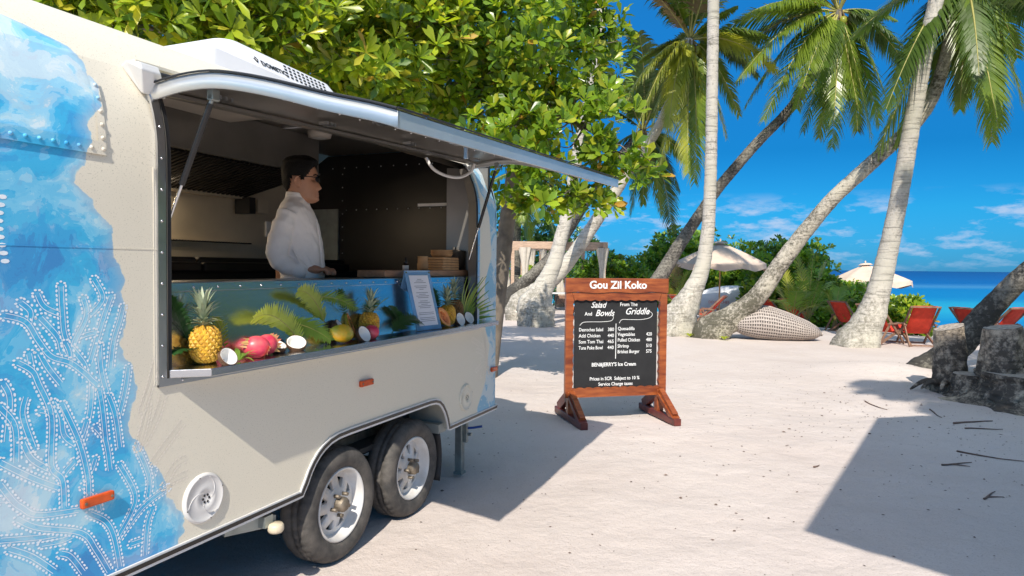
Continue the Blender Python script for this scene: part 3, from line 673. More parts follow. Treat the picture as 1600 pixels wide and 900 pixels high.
for (a, c) in zip(ARCH, ARCH[1:]): b.add([(a[0], 0, a[1]), (c[0], 0, c[1]), (c[0], .30, c[1] + .03), (a[0], .30, a[1] + .03)], [(0, 1, 2, 3)])
b.box((4.03, .16, .46), (.10, .26, .06)); P_('arch_lining', b, M['well'], fix=False)
b = MB(); b.box((3.32, .33, .55), (1.5, .03, .36)); b.box((2.0, 1.0, .47), (5.2, 1.7, .03)); b.box((1.3, .40, .40), (3.0, .06, .10)); b.box((4.4, .40, .40), (.8, .06, .10)); P_('chassis', b, M['under'])
b = MB(); b.bar((2.9, .30, .50), (3.7, .30, .50), .05, .06); b.cyl((2.93, .1, .30), (2.93, 1.8, .30), .03); b.cyl((3.64, .1, .30), (3.64, 1.8, .30), .03); P_('axle', b, M['hub'])
# ---- wheels
def wheel_prof():
    o = .30
    return [(.188, .012), (.200, -.002), (.222, -.012), (.250, -.014), (.272, -.008), (.286, .006), (.296, .024), (.2995, .045), (.2930, .049), (.2930, .056), (.300, .060), (.300, .082), (.2935, .086), (.2935, .093), (.300, .097), (.2995, .135), (.29, .158), (.25, .178), (.19, .165)]
def tmod(q, j):
    if 6 <= q <= 14: return -.006 if (j + q // 4) % 4 == 0 else 0
    if q == 5: return -.004 if j % 4 == 0 else 0
    return 0
WM = Matrix.Rotation(-math.pi / 2, 4, 'X')    # axis Z -> +Y (inwards)
def spokes():
    b = MB(); ns = 8
    def p(r, a, y): return (r * math.cos(a), y, r * math.sin(a))
    yf = lambda r: .060 - .035 * max(0, min(1, (.165 - r) / .11)) ** 1.3
    for k in range(ns):
        a0 = 2 * math.pi * k / ns; h = math.pi / ns
        r1, r2, w1, w2 = .085, .137, .05, .19
        for ra, rb in ((.030, .060), (.060, r1)):
            for j in range(4):
                A, B_ = a0 - h + 2 * h * j / 4, a0 - h + 2 * h * (j + 1) / 4
                b.add([p(ra, A, yf(ra)), p(ra, B_, yf(ra)), p(rb, B_, yf(rb)), p(rb, A, yf(rb))], [(0, 1, 2, 3)])
        for ra, rb in ((r2, .168),):
            for j in range(4):
                A, B_ = a0 - h + 2 * h * j / 4, a0 - h + 2 * h * (j + 1) / 4
                b.add([p(ra, A, yf(ra)), p(ra, B_, yf(ra)), p(rb, B_, yf(rb)), p(rb, A, yf(rb))], [(0, 1, 2, 3)])
        for sg in (-1, 1):
            b.add([p(r1, a0 + sg * h, yf(r1)), p(r1, a0 + sg * w1, yf(r1)), p(r2, a0 + sg * w2, yf(r2)), p(r2, a0 + sg * h, yf(r2))], [(0, 1, 2, 3)])
            b.add([p(r1, a0 + sg * w1, yf(r1)), p(r1, a0 + sg * w1, yf(r1) + .02), p(r2, a0 + sg * w2, yf(r2) + .02), p(r2, a0 + sg * w2, yf(r2))], [(0, 1, 2, 3)], 0, False)
        b.add([p(r1, a0 - w1, yf(r1)), p(r1, a0 + w1, yf(r1)), p(r1, a0 + w1, yf(r1) + .02), p(r1, a0 - w1, yf(r1) + .02)], [(0, 1, 2, 3)], 0, False)
        b.add([p(r2, a0 - w2, yf(r2)), p(r2, a0 + w2, yf(r2)), p(r2, a0 + w2, yf(r2) + .02), p(r2, a0 - w2, yf(r2) + .02)], [(0, 1, 2, 3)], 0, False)
    return b
tm = MB(); tm.lathe(wheel_prof(), 160, WM, mod=tmod); me_t = tm.mesh('tyre', M['tyre'])
def fixn(me):
    bm = bmesh.new(); bm.from_mesh(me); bmesh.ops.remove_doubles(bm, verts=bm.verts, dist=.0003); bmesh.ops.recalc_face_normals(bm, faces=bm.faces); bm.to_mesh(me); bm.free()
fixn(me_t)
rm = spokes(); rm.lathe([(.190, .014), (.194, .004), (.188, -.002), (.180, .002), (.176, .020), (.170, .035), (.165, .060), (.163, .062)], 48, WM); rm.lathe([(.165, .062), (.160, .12), (.17, .15)], 48, WM); me_r = rm.mesh('rim', M['rim']); fixn(me_r)
hb = MB(); hb.lathe([(.04, .03), (.038, -.012), (.030, -.022), (0, -.024)], 20, WM)
for k in range(5):
    a = 2 * math.pi * k / 5 + .3; hb.cyl((.058 * math.cos(a), .035, .058 * math.sin(a)), (.058 * math.cos(a), -.004, .058 * math.sin(a)), .0105, n=6)
me_h = hb.mesh('hub', M['hub']); fixn(me_h)
dm = MB(); dm.lathe([(0, .10), (.15, .10), (.16, .14)], 24, WM); me_d = dm.mesh('brake_drum', M['iron'])
for s_ in (2.925, 3.64):
    w = empty('wheel', (s_, .015, .293)); w.parent = TR; w.rotation_euler = (0, rnd.uniform(0, 6), 0)
    for nm, me in (('tyre', me_t), ('rim', me_r), ('hub', me_h), ('brake_drum', me_d)): link(nm, me, w)
for s_ in (2.925, 3.64):    # far side
    w = empty('wheel', (s_, WID - .015, .293)); w.parent = TR; w.rotation_euler = (0, 0, math.pi)
    for nm, me in (('tyre', me_t), ('rim', me_r), ('hub', me_h)): link(nm, me, w)
b = MB(); b.grid(lambda u, v: (3.99 + .03 * math.sin(v * 3), lerp(.03, .24, u), lerp(.44, .11, v)), 4, 8); P_('mud_flap', b, M['rubber'], fix=False).modifiers.new('s', 'SOLIDIFY').thickness = .006
# jack stand
b = MB(); b.box((4.50, .14, .235), (.055, .055, .46)); b.box((4.52, .10, .34), (.03, .03, .2)); b.box((4.50, .14, .015), (.07, .07, .02)); b.cyl((4.53, .11, .30), (4.53, .06, .30), .012); J = P_('jack_stand', b, M['galv'], bevel=.004)
b = MB(); b.tube([(4.52, .10, .345), (4.55, .05, .348), (4.57, -.01, .36)], .009, 8); P_('jack_handle', b, M['blueplastic'], J)
b = MB(); b.bar((2.20, .10, .40), (2.42, .02, .385), .04, .05); b.box((2.36, .015, .40), (.05, .05, .05)); jb = P_('outrigger', b, M['galv'])
b = MB(); b.lathe([(.0, 0), (.03, .002), (.036, .012), (.036, .032), (.028, .042), (0, .044)], 20, Matrix.Translation((2.385, -.025, .345))); P_('jockey_roller', b, M['cream_plastic'], jb)
# vents, marker lights
for (s_, z_, r_) in ((2.004, .616, .10), (4.31, .622, .097)):
    b = MB(); mt = Matrix.Translation((s_, 0, z_)) @ Matrix.Rotation(math.pi / 2, 4, 'X')
    b.lathe([(r_, 0), (r_, .004), (r_ * .93, .012), (r_ * .88, .013), (r_ * .86, .010), (r_ * .5, .016), (r_ * .3, .018), (r_ * .28, .015), (0, .015)], 40, mt)
    for k in range(3):
        a = k * 2.09; pts = [V((r_ * (.25 + .6 * t) * math.cos(a + t * 1.3), r_ * (.25 + .6 * t) * math.sin(a + t * 1.3), .0175 - .004 * t)) for t in [q / 8 for q in range(9)]]
        b.tube([mt @ p for p in pts], [.0015] * 9, 5)
    vv = P_('speaker_vent', b, M['white'] if s_ < 3 else M['skin_panel'])
    b = MB()
    for k in range(6):
        a = k * math.pi / 3; b.lathe([(.0, .001), (r_ * .055, .001)], 6, mt @ Matrix.Translation((r_ * .15 * math.cos(a), r_ * .15 * math.sin(a), .0155)))
    for k in range(4): a = k * math.pi / 2 + .3; b.lathe([(.0, .001), (r_ * .03, .001)], 6, mt @ Matrix.Translation((r_ * .91 * math.cos(a), r_ * .91 * math.sin(a), .0125)))
    P_('vent_hole', b, M['black'], vv, fix=False)
for (s_, z_, w_) in ((1.553, .752, .115), (3.098, .911, .115), (4.775, .762, .10)):
    b = MB(); b.box((s_, -.011, z_), (w_, .020, .034), taper=(1, 1)); L_ = P_('marker_light', b, M['amber'], bevel=.006)
    b = MB(); b.cyl((s_ - w_ * .4, -.02, z_), (s_ - w_ * .4, -.0235, z_), .005, n=8); b.cyl((s_ + w_ * .4, -.02, z_), (s_ + w_ * .4, -.0235, z_), .005, n=8); P_('screw', b, M['hub'], L_)
# roof air conditioner
b = MB()
rings = []
for (ss, ii, z_) in ((2.46, .50, 2.46), (2.50, .52, 2.62), (2.70, .60, 2.735), (2.82, .70, 2.755)):
    sa, sb, ia, ib = ss, 3.66 - (ss - 2.46) * .30, ii, 1.86 - ii
    q = []
    for (cx, cy, a0) in ((sa + .08, ia + .08, math.pi), (sb - .08, ia + .08, 1.5 * math.pi), (sb - .08, ib - .08, 0), (sa + .08, ib - .08, .5 * math.pi)):
        for k in range(5): a = a0 + k * math.pi / 8; q.append((cx + .08 * math.cos(a), cy + .08 * math.sin(a), z_ - (.05 * (cx - 2.6) if z_ > 2.6 else 0)))
    rings.append(q)
nq = len(rings[0])
for A, B_ in zip(rings, rings[1:]): b.add(A + B_, [(k, (k + 1) % nq, nq + (k + 1) % nq, nq + k) for k in range(nq)])
b.add(rings[-1], [tuple(range(nq))]); AC = P_('air_conditioner', b, M['acwhite'])
b = MB()
for r_ in range(4):
    for k in range(10):
        t = r_ / 3; s_ = 3.10 + k * .038 + r_ * .010; ii = lerp(.536, .586, t) - .003; z_ = lerp(2.645, 2.715, t) - .05 * (s_ - 2.6)
        b.box((s_, ii, z_), (.017, .004, .010), Matrix.Rotation(-.62, 3, 'X'))
P_('vent_hole', b, M['black'], AC)
def text(body, size, mat, parent, loc, ux, uy, extr=.0005, bold=0, align='LEFT', shear=0, sx=1, name='lettering', spacing=1):
    c = bpy.data.curves.new(name, 'FONT'); c.body = body; c.size = size; c.extrude = extr; c.offset = bold; c.align_x = align; c.shear = shear; c.space_character = spacing; c.resolution_u = 3
    c.materials.append(mat); o = bpy.data.objects.new(name, c); COL.objects.link(o); o.parent = parent
    ux, uy = V(ux).normalized(), V(uy).normalized(); uz = ux.cross(uy)
    mt = Matrix((ux * sx, uy, uz)).transposed().to_4x4(); mt.translation = V(loc)
    bpy.context.view_layer.update(); me = bpy.data.meshes.new_from_object(o.evaluated_get(bpy.context.evaluated_depsgraph_get())); bpy.data.objects.remove(o); bpy.data.curves.remove(c)
    o = link(name, me, parent); o.matrix_local = mt; return o
text('DOMETIC', .046, M['black'], AC, (2.90, .532, 2.630), (1, 0, -.05), (0, .08, .115), bold=.0012)
b = MB(); b.tube([(2.855, .550, 2.655), (2.87, .536, 2.635), (2.885, .550, 2.653), (2.87, .560, 2.667)], .003, 5); P_('logo_mark', b, M['black'], AC)

# ---- printed coral: white outlines and dots on the blue wash
coral = MB()
def decal_poly(pts, y): coral.add([(s, y, z) for s, z in pts], [tuple(range(len(pts)))], 0, False)
def dot(s, z, a, rx, rz):
    c, d = math.cos(a), math.sin(a)
    decal_poly([(s + rx * math.cos(t) * c - rz * math.sin(t) * d, z + rx * math.cos(t) * d + rz * math.sin(t) * c) for t in [k * math.pi / 4 for k in range(8)]], -.0007)
occupied = []; lines_ = []
def branch(pts, w=.0072, dr=.0047):
    P = [V(p) for p in [(q[0], q[1]) for q in spline([(a, b_) for a, b_ in pts], 6)]]
    L = [0]
    for a, c in zip(P, P[1:]): L.append(L[-1] + (c - a).length)
    if L[-1] < .02: return
    N = []
    for k in range(len(P)):
        t = (P[min(k + 1, len(P) - 1)] - P[max(k - 1, 0)]).normalized(); N.append(V((-t.y, t.x)))
    far = lambda q, d: all((q - o).length > d for o in lines_)
    tw_ = .0009
    for sg in (-1, 1):
        for k in range(len(P) - 1):
            mid_ = (P[k] + P[k + 1]) / 2 + N[k] * sg * w
            if not far(mid_, w * 1.0) or mid_.y < .47: continue
            a0 = P[k] + N[k] * sg * (w - tw_); a1 = P[k] + N[k] * sg * (w + tw_); b0 = P[k + 1] + N[k + 1] * sg * (w - tw_); b1 = P[k + 1] + N[k + 1] * sg * (w + tw_)
            decal_poly([a0, a1, b1, b0], -.0006)
    d = 0; step = dr * 3.1
    while d < L[-1]:
        k = max(q for q in range(len(L)) if L[q] <= d); k = min(k, len(P) - 2); t = (d - L[k]) / max(1e-6, L[k + 1] - L[k]); p = P[k].lerp(P[k + 1], t); n_ = N[k]
        for sg in (-1, 1):
            q = p + n_ * sg * (w + dr * 1.7)
            if all((q - o).length > dr * 2.3 for o in occupied) and far(q, w + dr * .7) and q.y > .472:
                occupied.append(q); dot(q.x, q.y, math.atan2(n_.y, n_.x) + math.pi / 2 + rnd.uniform(-.35, .35), dr * rnd.uniform(.95, 1.3), dr * rnd.uniform(.65, .85))
        d += step
    e0, dirn = P[0], (P[0] - P[1]).normalized()
    if far(e0, w * 1.5):
        for k in range(-1, 2):
            q = e0 + Matrix.Rotation(k * .9, 2) @ dirn * (w + dr * 1.6); dot(q.x, q.y, 0, dr, dr * .75); occupied.append(q)
    for a, c in zip(P, P[1:]): lines_.append(a); lines_.append((a + c) / 2)
CB = [[(7, 493), (40, 503), (60, 533), (80, 557), (110, 567), (137, 587)], [(95, 447), (97, 487), (103, 530), (130, 567), (137, 587), (150, 600)], [(58, 460), (70, 480), (100, 493)], [(32, 473), (47, 487), (45, 507)],
      [(63, 497), (90, 527), (97, 550), (108, 566)], [(130, 467), (135, 493), (118, 530), (113, 545)], [(147, 437), (160, 467), (135, 497)], [(173, 463), (160, 500), (140, 567)], [(192, 480), (187, 500), (177, 533), (172, 575)],
      [(28, 567), (50, 580), (60, 600), (80, 650), (80, 727), (97, 750), (100, 793)], [(45, 553), (50, 578)], [(62, 552), (75, 575), (95, 600)], [(0, 637), (23, 667), (25, 723)], [(97, 633), (123, 690), (137, 747), (138, 793)], [(143, 590), (140, 643), (125, 700)],
      [(83, 630), (95, 650), (100, 680), (118, 695)], [(35, 692), (50, 718), (80, 735)], [(115, 722), (100, 740), (96, 752)], [(0, 723), (50, 747), (93, 763)], [(0, 758), (20, 783), (33, 793), (60, 805), (123, 797)],
      [(28, 812), (60, 825), (127, 833), (150, 860), (170, 893)], [(0, 845), (60, 840), (90, 835)], [(140, 803), (165, 815), (178, 840), (187, 887)], [(187, 727), (210, 770), (205, 800), (180, 845)], [(262, 762), (222, 793), (182, 847)], [(213, 697), (233, 747), (228, 788)], [(240, 735), (233, 755)],
      [(238, 795), (230, 820), (226, 868)], [(205, 850), (228, 842)], [(95, 865), (110, 870), (130, 895)], [(15, 858), (50, 870), (85, 893)], [(155, 610), (160, 640), (165, 690)], [(170, 620), (180, 650), (187, 700)], [(200, 575), (195, 610), (185, 650)],
      [(150, 668), (165, 690), (172, 735)], [(5, 600), (15, 625), (10, 690)], [(66, 850), (95, 845), (112, 838)], [(155, 540), (158, 580), (168, 620)], [(130, 760), (150, 785), (155, 800)], [(52, 700), (35, 650), (40, 620)]]
for br in CB:
    sp_ = [side(*p) for p in br]; branch(sp_)
    if len(sp_) > 3:
        for k in range(1, len(sp_) - 1):
            if rnd.random() < .2:
                a = V(sp_[k]); t = (V(sp_[k - 1]) - a).normalized(); an = rnd.choice((-1, 1)) * rnd.uniform(.6, 1.0); e_ = a + Matrix.Rotation(an, 2) @ t * rnd.uniform(.04, .075)
                branch([tuple(e_), tuple(a.lerp(e_, .5) + V((.004, .004))), tuple(a)], .006, .005)
for k in range(9):        # row of large dots high up by the front edge
    s_, z_ = side(10, 308 + k * 12.5); dot(s_ - .01 * math.sin(k * .5) - .012 , z_, 0, .013, .007)
m_, n_, b_ = newmat('white_print'); b_.inputs['Base Color'].default_value = (.72, .74, .76, 1); b_.inputs['Roughness'].default_value = .4
co_ = objco(n_); t_ = tex(n_, 'ShaderNodeTexNoise', 30, Detail=2); n_.links.new(co_, t_.inputs['Vector']); n_.links.new(mix(n_, ramp(n_, t_.outputs[0], [(.4, 0), (.6, 1)]), (.88, .90, .92), (.76, .84, .90)), b_.inputs['Base Color'])
coral.build('coral_print', m_, TR, fix=False, kind='stuff')
coral = MB(); occupied = []; lines_ = []      # faint outlines on the cream paint
for br in ([(222, 640), (235, 600), (245, 560)], [(215, 700), (228, 650), (232, 600)], [(240, 720), (262, 690), (285, 660)], [(262, 745), (275, 725), (292, 715)], [(225, 690), (245, 650), (255, 615)], [(255, 760), (270, 750), (292, 740)]):
    branch([side(*p) for p in br], .007, .005)
m_, n_, b_ = newmat('faint_print'); t_ = tex(n_, 'ShaderNodeTexNoise', 8); n_.links.new(objco(n_), t_.inputs['Vector']); n_.links.new(mix(n_, t_.outputs[0], (.86, .78, .66), (.84, .76, .64)), b_.inputs['Base Color']); b_.inputs['Roughness'].default_value = .4
coral.build('faint_print', m_, TR, fix=False, kind='stuff')
coral = MB(); occupied = []; lines_ = []
for k in range(11):
    a = -1.2 + k * .24; c_ = V((4.70, .72)); branch([tuple(c_ + V((-.02 - .26 * (k % 3 + 2) / 4 * math.cos(a), .30 + .35 * math.sin(a)))), tuple(c_ + V((-.08, .2 + .15 * math.sin(a)))), tuple(c_)], .006, .006)
coral.build('faint_print', m_, TR, fix=False, kind='stuff')

# ================================================================== CHEF
PFL = .50
pp = at(473, 412, 3.95)
CHEF = empty('person', (pp.x, pp.y, PFL), .10, category='person', label='man in white chef jacket and dark glasses behind the trailer counter')
HEADP = [(1.405, -.01, .060, .020), (1.415, -.035, .078, .040), (1.43, -.058, .087, .053), (1.455, -.078, .084, .062), (1.48, -.088, .083, .067), (1.51, -.095, .080, .071), (1.54, -.099, .076, .073), (1.565, -.101, .083, .074), (1.59, -.100, .078, .074), (1.62, -.092, .064, .068), (1.645, -.070, .038, .050), (1.662, -.030, .002, .016)]
HS = spline([tuple(p) for p in HEADP], 5)
def headpt(p, a, off=0.0):
    z, xb, xf, hw = p; cx, rx = (xb + xf) / 2, (xf - xb) / 2
    ca, sa = math.cos(a), math.sin(a)
    x = cx + (rx + off) * math.copysign(abs(ca) ** .92, ca); y = (hw + off) * math.copysign(abs(sa) ** .88, sa)
    if ca > 0 and off < .004:
        w = math.exp(-(y / .013) ** 2); k = max(0, 1 - abs(z - 1.492) / .022); k = k * k * (3 - 2 * k)
        x += .026 * w * (k if z < 1.492 else max(0, 1 - (z - 1.492) / .055))                      # nose
        x += .007 * math.exp(-(y / .024) ** 2) * (math.exp(-((z - 1.463) / .006) ** 2) + math.exp(-((z - 1.449) / .006) ** 2))   # lips
        x -= .012 * math.exp(-((abs(y) - .032) / .015) ** 2) * math.exp(-((z - 1.538) / .012) ** 2)    # sockets
        x += .006 * math.exp(-(y / .02) ** 2) * math.exp(-((z - 1.424) / .010) ** 2)                  # chin
        x += .004 * math.exp(-((abs(y) - .035) / .02) ** 2) * math.exp(-((z - 1.56) / .008) ** 2)     # brow
    return (x, y, z)
b = MB(); n = 48
b.add([headpt(p, 2 * math.pi * j / n) for p in HS for j in range(n)], [(k * n + j, k * n + (j + 1) % n, (k + 1) * n + (j + 1) % n, (k + 1) * n + j) for k in range(len(HS) - 1) for j in range(n)])
b.add([headpt(HS[0], 2 * math.pi * j / n) for j in range(n)], [tuple(range(n))]); b.add([headpt(HS[-1], 2 * math.pi * j / n) for j in range(n)], [tuple(range(n))])
b.tube([(-.05, 0, 1.25), (-.038, 0, 1.36), (-.028, 0, 1.42), (-.02, 0, 1.47)], [.075, .060, .056, .055], 20)      # neck
def ell(b, c, r, n=14, rot=None):
    c = V(c); o = []; m_ = n // 2
    for k in range(m_ + 1):
        th = math.pi * k / m_
        for j in range(n): a = 2 * math.pi * j / n; p = V((r[0] * math.sin(th) * math.cos(a), r[1] * math.sin(th) * math.sin(a), r[2] * math.cos(th))); o.append(c + (rot @ p if rot else p))
    b.add(o, [(k * n + j, k * n + (j + 1) % n, (k + 1) * n + (j + 1) % n, (k + 1) * n + j) for k in range(m_) for j in range(n)])
for sg in (-1, 1):
    ell(b, (-.012, sg * .076, 1.520), (.017, .008, .031), 16, Matrix.Rotation(-.15, 3, 'Y') @ Matrix.Rotation(sg * .35, 3, 'Z'))
    b.tube([(-.020, sg * .080, 1.497), (-.030, sg * .086, 1.525), (-.020, sg * .086, 1.548), (-.004, sg * .082, 1.548)], .0042, 8)
# torso core under the jacket so that the body is one surface
b.tube([(-.05, 0, .90), (-.04, 0, 1.05), (-.05, 0, 1.22), (-.055, 0, 1.33)], [.10, .11, .11, .07], 20)
ARMR = [(-.045, -.150, 1.335), (-.078, -.190, 1.22), (-.096, -.205, 1.095), (-.035, -.180, 1.035), (.026, -.140, 1.014)]
ARML = [(-.060, .160, 1.335), (-.075, .235, 1.20), (-.060, .245, 1.09), (.005, .17, 1.03), (.06, .075, 1.005)]
for AR, sg in ((ARMR, -1), (ARML, 1)):
    P = [V(p) for p in spline([tuple(p) for p in AR], 4)]
    P.append(V((.050, -.127, 1.008)) if sg < 0 else V((.080, .050, 1.0)))
    b.tube([V((-.05, 0, 1.28))] + P, [.04] + [lerp(.045, .026, k / (len(P) - 1)) for k in range(len(P))], 14)
def hand(b, wrist, fwd, upn, sg):
    wrist, fwd, upn = V(wrist), V(fwd).normalized(), V(upn); upn = (upn - fwd * upn.dot(fwd)).normalized(); sd = fwd.cross(upn) * sg
    pr = [wrist, wrist + fwd * .03 + upn * .004, wrist + fwd * .06 + upn * .006, wrist + fwd * .088 + upn * .003]
    b.tube(pr, [.027, .034, .040, .036], 14, ell=[.85, .72, .62, .52], ref=sd)
    for k, (o, L) in enumerate(((-.028, .060), (-.009, .070), (.010, .066), (.027, .052))):
        p = wrist + fwd * .080 + sd * o + upn * .002
        q = [p, p + fwd * L * .45 + upn * .006, p + fwd * L * .80 - upn * .008, p + fwd * L * .82 - upn * .026]
        b.tube([tuple(v) for v in spline([tuple(x) for x in q], 3)], [.0108] * 6 + [.010, .0095, .009, .0075], 9)
    p = wrist + fwd * .025 - sd * .026; q = [p, p - sd * .016 + fwd * .026 - upn * .006, p - sd * .012 + fwd * .052 - upn * .014]
    b.tube([tuple(v) for v in spline([tuple(x) for x in q], 3)], [.012, .0115, .011, .0105, .010, .0085, .007], 9)
hand(b, (.034, -.134, 1.020), (.96, .32, -.03), (0, 0, 1), 1)
hand(b, (.068, .062, 1.016), (.80, -.65, -.02), (0, 0, 1), -1)
body = b.build('body', M['skin'], CHEF)
def remesh(o, vs, smooth=4):
    md = o.modifiers.new('remesh', 'REMESH'); md.mode = 'VOXEL'; md.voxel_size = vs; md.use_smooth_shade = True
    md = o.modifiers.new('smooth', 'SMOOTH'); md.factor = .5; md.iterations = smooth
remesh(body, .0032, 2)
# jacket
b = MB()
TOR = [(.88, -.115, .105, .165), (.98, -.12, .118, .175), (1.06, -.128, .120, .175), (1.14, -.138, .112, .175), (1.22, -.144, .100, .18), (1.29, -.143, .082, .19), (1.345, -.132, .060, .19), (1.385, -.118, .040, .155), (1.415, -.105, .026, .10), (1.435, -.096, .018, .074), (1.450, -.092, .014, .068)]
TS = spline(TOR, 3); n = 40
b.add([(((xb + xf) / 2) + (xf - xb) / 2 * math.cos(a), hw * math.copysign(abs(math.sin(a)) ** .85, math.sin(a)), z) for z, xb, xf, hw in TS for a in [2 * math.pi * j / n for j in range(n)]],
      [(k * n + j, k * n + (j + 1) % n, (k + 1) * n + (j + 1) % n, (k + 1) * n + j) for k in range(len(TS) - 1) for j in range(n)])
for q in (TS[0], TS[-1]): b.add([((q[1] + q[2]) / 2 + (q[2] - q[1]) / 2 * math.cos(a), q[3] * math.sin(a), q[0]) for a in [2 * math.pi * j / n for j in range(n)]], [tuple(range(n))])
for AR in (ARMR, ARML):
    P = [V(p) for p in spline([tuple(p) for p in AR], 6)]; nP = len(P)
    b.tube(P, [interp(k / (nP - 1), [(0, .060), (.3, .059), (.55, .055), (.8, .045), (1, .040)]) + .0035 * math.sin(k * 1.9) for k in range(nP)], 20)
for (pa, pb, rr) in (((-.130, -.238, 1.15), (-.03, -.215, 1.075), .010), ((-.148, -.222, 1.12), (-.05, -.225, 1.045), .010), ((-.12, -.225, 1.22), (-.03, -.205, 1.14), .009), ((-.13, -.20, 1.05), (-.0, -.20, 1.02), .009), ((-.03, -.17, 1.33), (.075, -.10, 1.12), .008), ((.0, -.16, 1.20), (.09, -.13, 1.02), .009), ((-.02, -.185, 1.14), (.06, -.165, 1.03), .008), ((-.075, -.18, 1.33), (-.07, -.225, 1.22), .009), ((-.10, -.18, 1.30), (-.02, -.215, 1.17), .008), ((-.06, -.19, 1.36), (.03, -.12, 1.30), .007)):
    pa, pb = V(pa), V(pb); mid = (pa + pb) / 2 + V((0, -.012, -.012)); b.tube(spline([tuple(pa), tuple(mid), tuple(pb)], 4), [rr * math.sin(math.pi * (.12 + .76 * k / 8)) for k in range(9)], 8)
jk = b.build('jacket', M['whitecloth'], CHEF); remesh(jk, .0055, 3)
tx = bpy.data.textures.new('folds', 'CLOUDS'); tx.noise_scale = .055; tx.noise_depth = 1
md = jk.modifiers.new('folds', 'DISPLACE'); md.texture = tx; md.strength = .012; md.mid_level = .5
b = MB(); b.lathe([(.066, 1.400), (.0675, 1.408), (.066, 1.452), (.063, 1.455), (.061, 1.448)], 32, Matrix.Translation((-.034, 0, .0)) @ Matrix.Rotation(.10, 4, 'Y') @ Matrix.Translation((-.14, 0, .0))); b.build('collar', M['whitecloth'], CHEF)
b = MB()
for AR, d in ((ARMR, (.95, .6, -.20)), (ARML, (.8, -.85, -.3))):
    e_ = V(AR[-1]); d = V(d).normalized(); b.tube([e_ - d * .045, e_ - d * .02, e_ + d * .008, e_ + d * .010, e_ - d * .01], [.0455, .046, .047, .0435, .038], 24, cap=False)
b.build('cuff', M['whitecloth'], CHEF)
b = MB(); b.tube([(.088 + .003, -.075, 1.30), (.108, -.080, 1.20), (.122, -.085, 1.10), (.124, -.085, 1.0)], .0035, 6); b.build('placket_seam', M['whitecloth'], CHEF)
b = MB(); n = 56
def hl(a):         # hairline height by angle (0 = face)
    a = abs((a + math.pi) % (2 * math.pi) - math.pi)
    return interp(a, [(0, 1.612), (.55, 1.606), (.85, 1.585), (1.15, 1.545), (1.35, 1.515), (1.5, 1.548), (1.9, 1.545), (2.1, 1.50), (2.5, 1.47), (3.15, 1.462)])
HR = [p for p in HS]
o = []
for k, p in enumerate(HR):
    for j in range(n):
        a = 2 * math.pi * j / n; h_ = hl(a); f_ = min(1, max(0, (p[0] - h_) / .03)); of = .004 + .014 * f_ + (.006 if p[0] > 1.62 else 0)
        x, y, z = headpt(p, a, of + .004 * nv(a * 3, p[0] * 30) * f_); o.append((x + .012 * f_ * max(0, math.cos(a)), y, z + .012 * f_ + .004 * nv(a * 5, p[0] * 40, 3)))
b.add(o, [(k * n + j, k * n + (j + 1) % n, (k + 1) * n + (j + 1) % n, (k + 1) * n + j) for k in range(len(HR) - 1) for j in range(n) if HR[k][0] > hl(2 * math.pi * (j + .5) / n)])
b.add(o[-n:], [tuple(range(n))]); ho = b.build('hair', M['hair'], CHEF, fix=False)
md = ho.modifiers.new('s', 'SOLIDIFY'); md.thickness = .014; md.offset = -1
b = MB()
for sg in (-1, 1): b.tube([(.066, sg * .048, 1.560), (.078, sg * .036, 1.566), (.086, sg * .020, 1.564), (.088, sg * .012, 1.560)], [.003, .004, .004, .003], 6)
b.build('eyebrow', M['hair'], CHEF)
G = MB()
for sg in (-1, 1):
    G.tube([(-.018, sg * .079, 1.540), (.0, sg * .080, 1.548), (.06, sg * .070, 1.549), (.086, sg * .060, 1.547)], .0025, 6)
    ring = [V((.092 - .012 * ((abs(y) - .030) / .03) ** 2 * (1 if abs(y) > .03 else .2), sg * y, z)) for y, z in [(.034 + .024 * math.cos(t), 1.538 + .016 * math.sin(t)) for t in [k * math.pi / 8 for k in range(17)]]]
    G.tube(ring, .0022, 6)
G.tube([(.098, -.011, 1.541), (.101, 0, 1.543), (.098, .011, 1.541)], .002, 6); gl = G.build('glasses', M['black'], CHEF)
for sg in (-1, 1):
    b = MB(); ring = [(.092 - .012 * ((abs(y) - .030) / .03) ** 2 * (1 if abs(y) > .03 else .2), sg * y, z) for y, z in [(.034 + .023 * math.cos(t), 1.538 + .015 * math.sin(t)) for t in [k * math.pi / 8 for k in range(16)]]]
    b.add(ring, [tuple(range(16))]); b.build('lens', M['glass_dark'], gl)
b = MB(); b.lathe([(.0105, -.002), (.0115, 0), (.0105, .002)], 16, Matrix.Translation((.138, -.110, 1.014)) @ Matrix.Rotation(1.5, 4, 'Y')); b.build('ring', M['gold'], CHEF)
b = MB()
for sg in (-1, 1): b.tube([(-.03, sg * .08, .92), (-.03, sg * .10, .7), (-.02, sg * .10, .45), (-.03, sg * .10, .06)], [.12, .10, .075, .065], 16)
b.build('trousers', M['trousers'], CHEF)
b = MB()
for sg in (-1, 1): b.box((.02, sg * .10, .04), (.27, .10, .07))
b.build('shoe', M['black'], CHEF, bevel=.02)

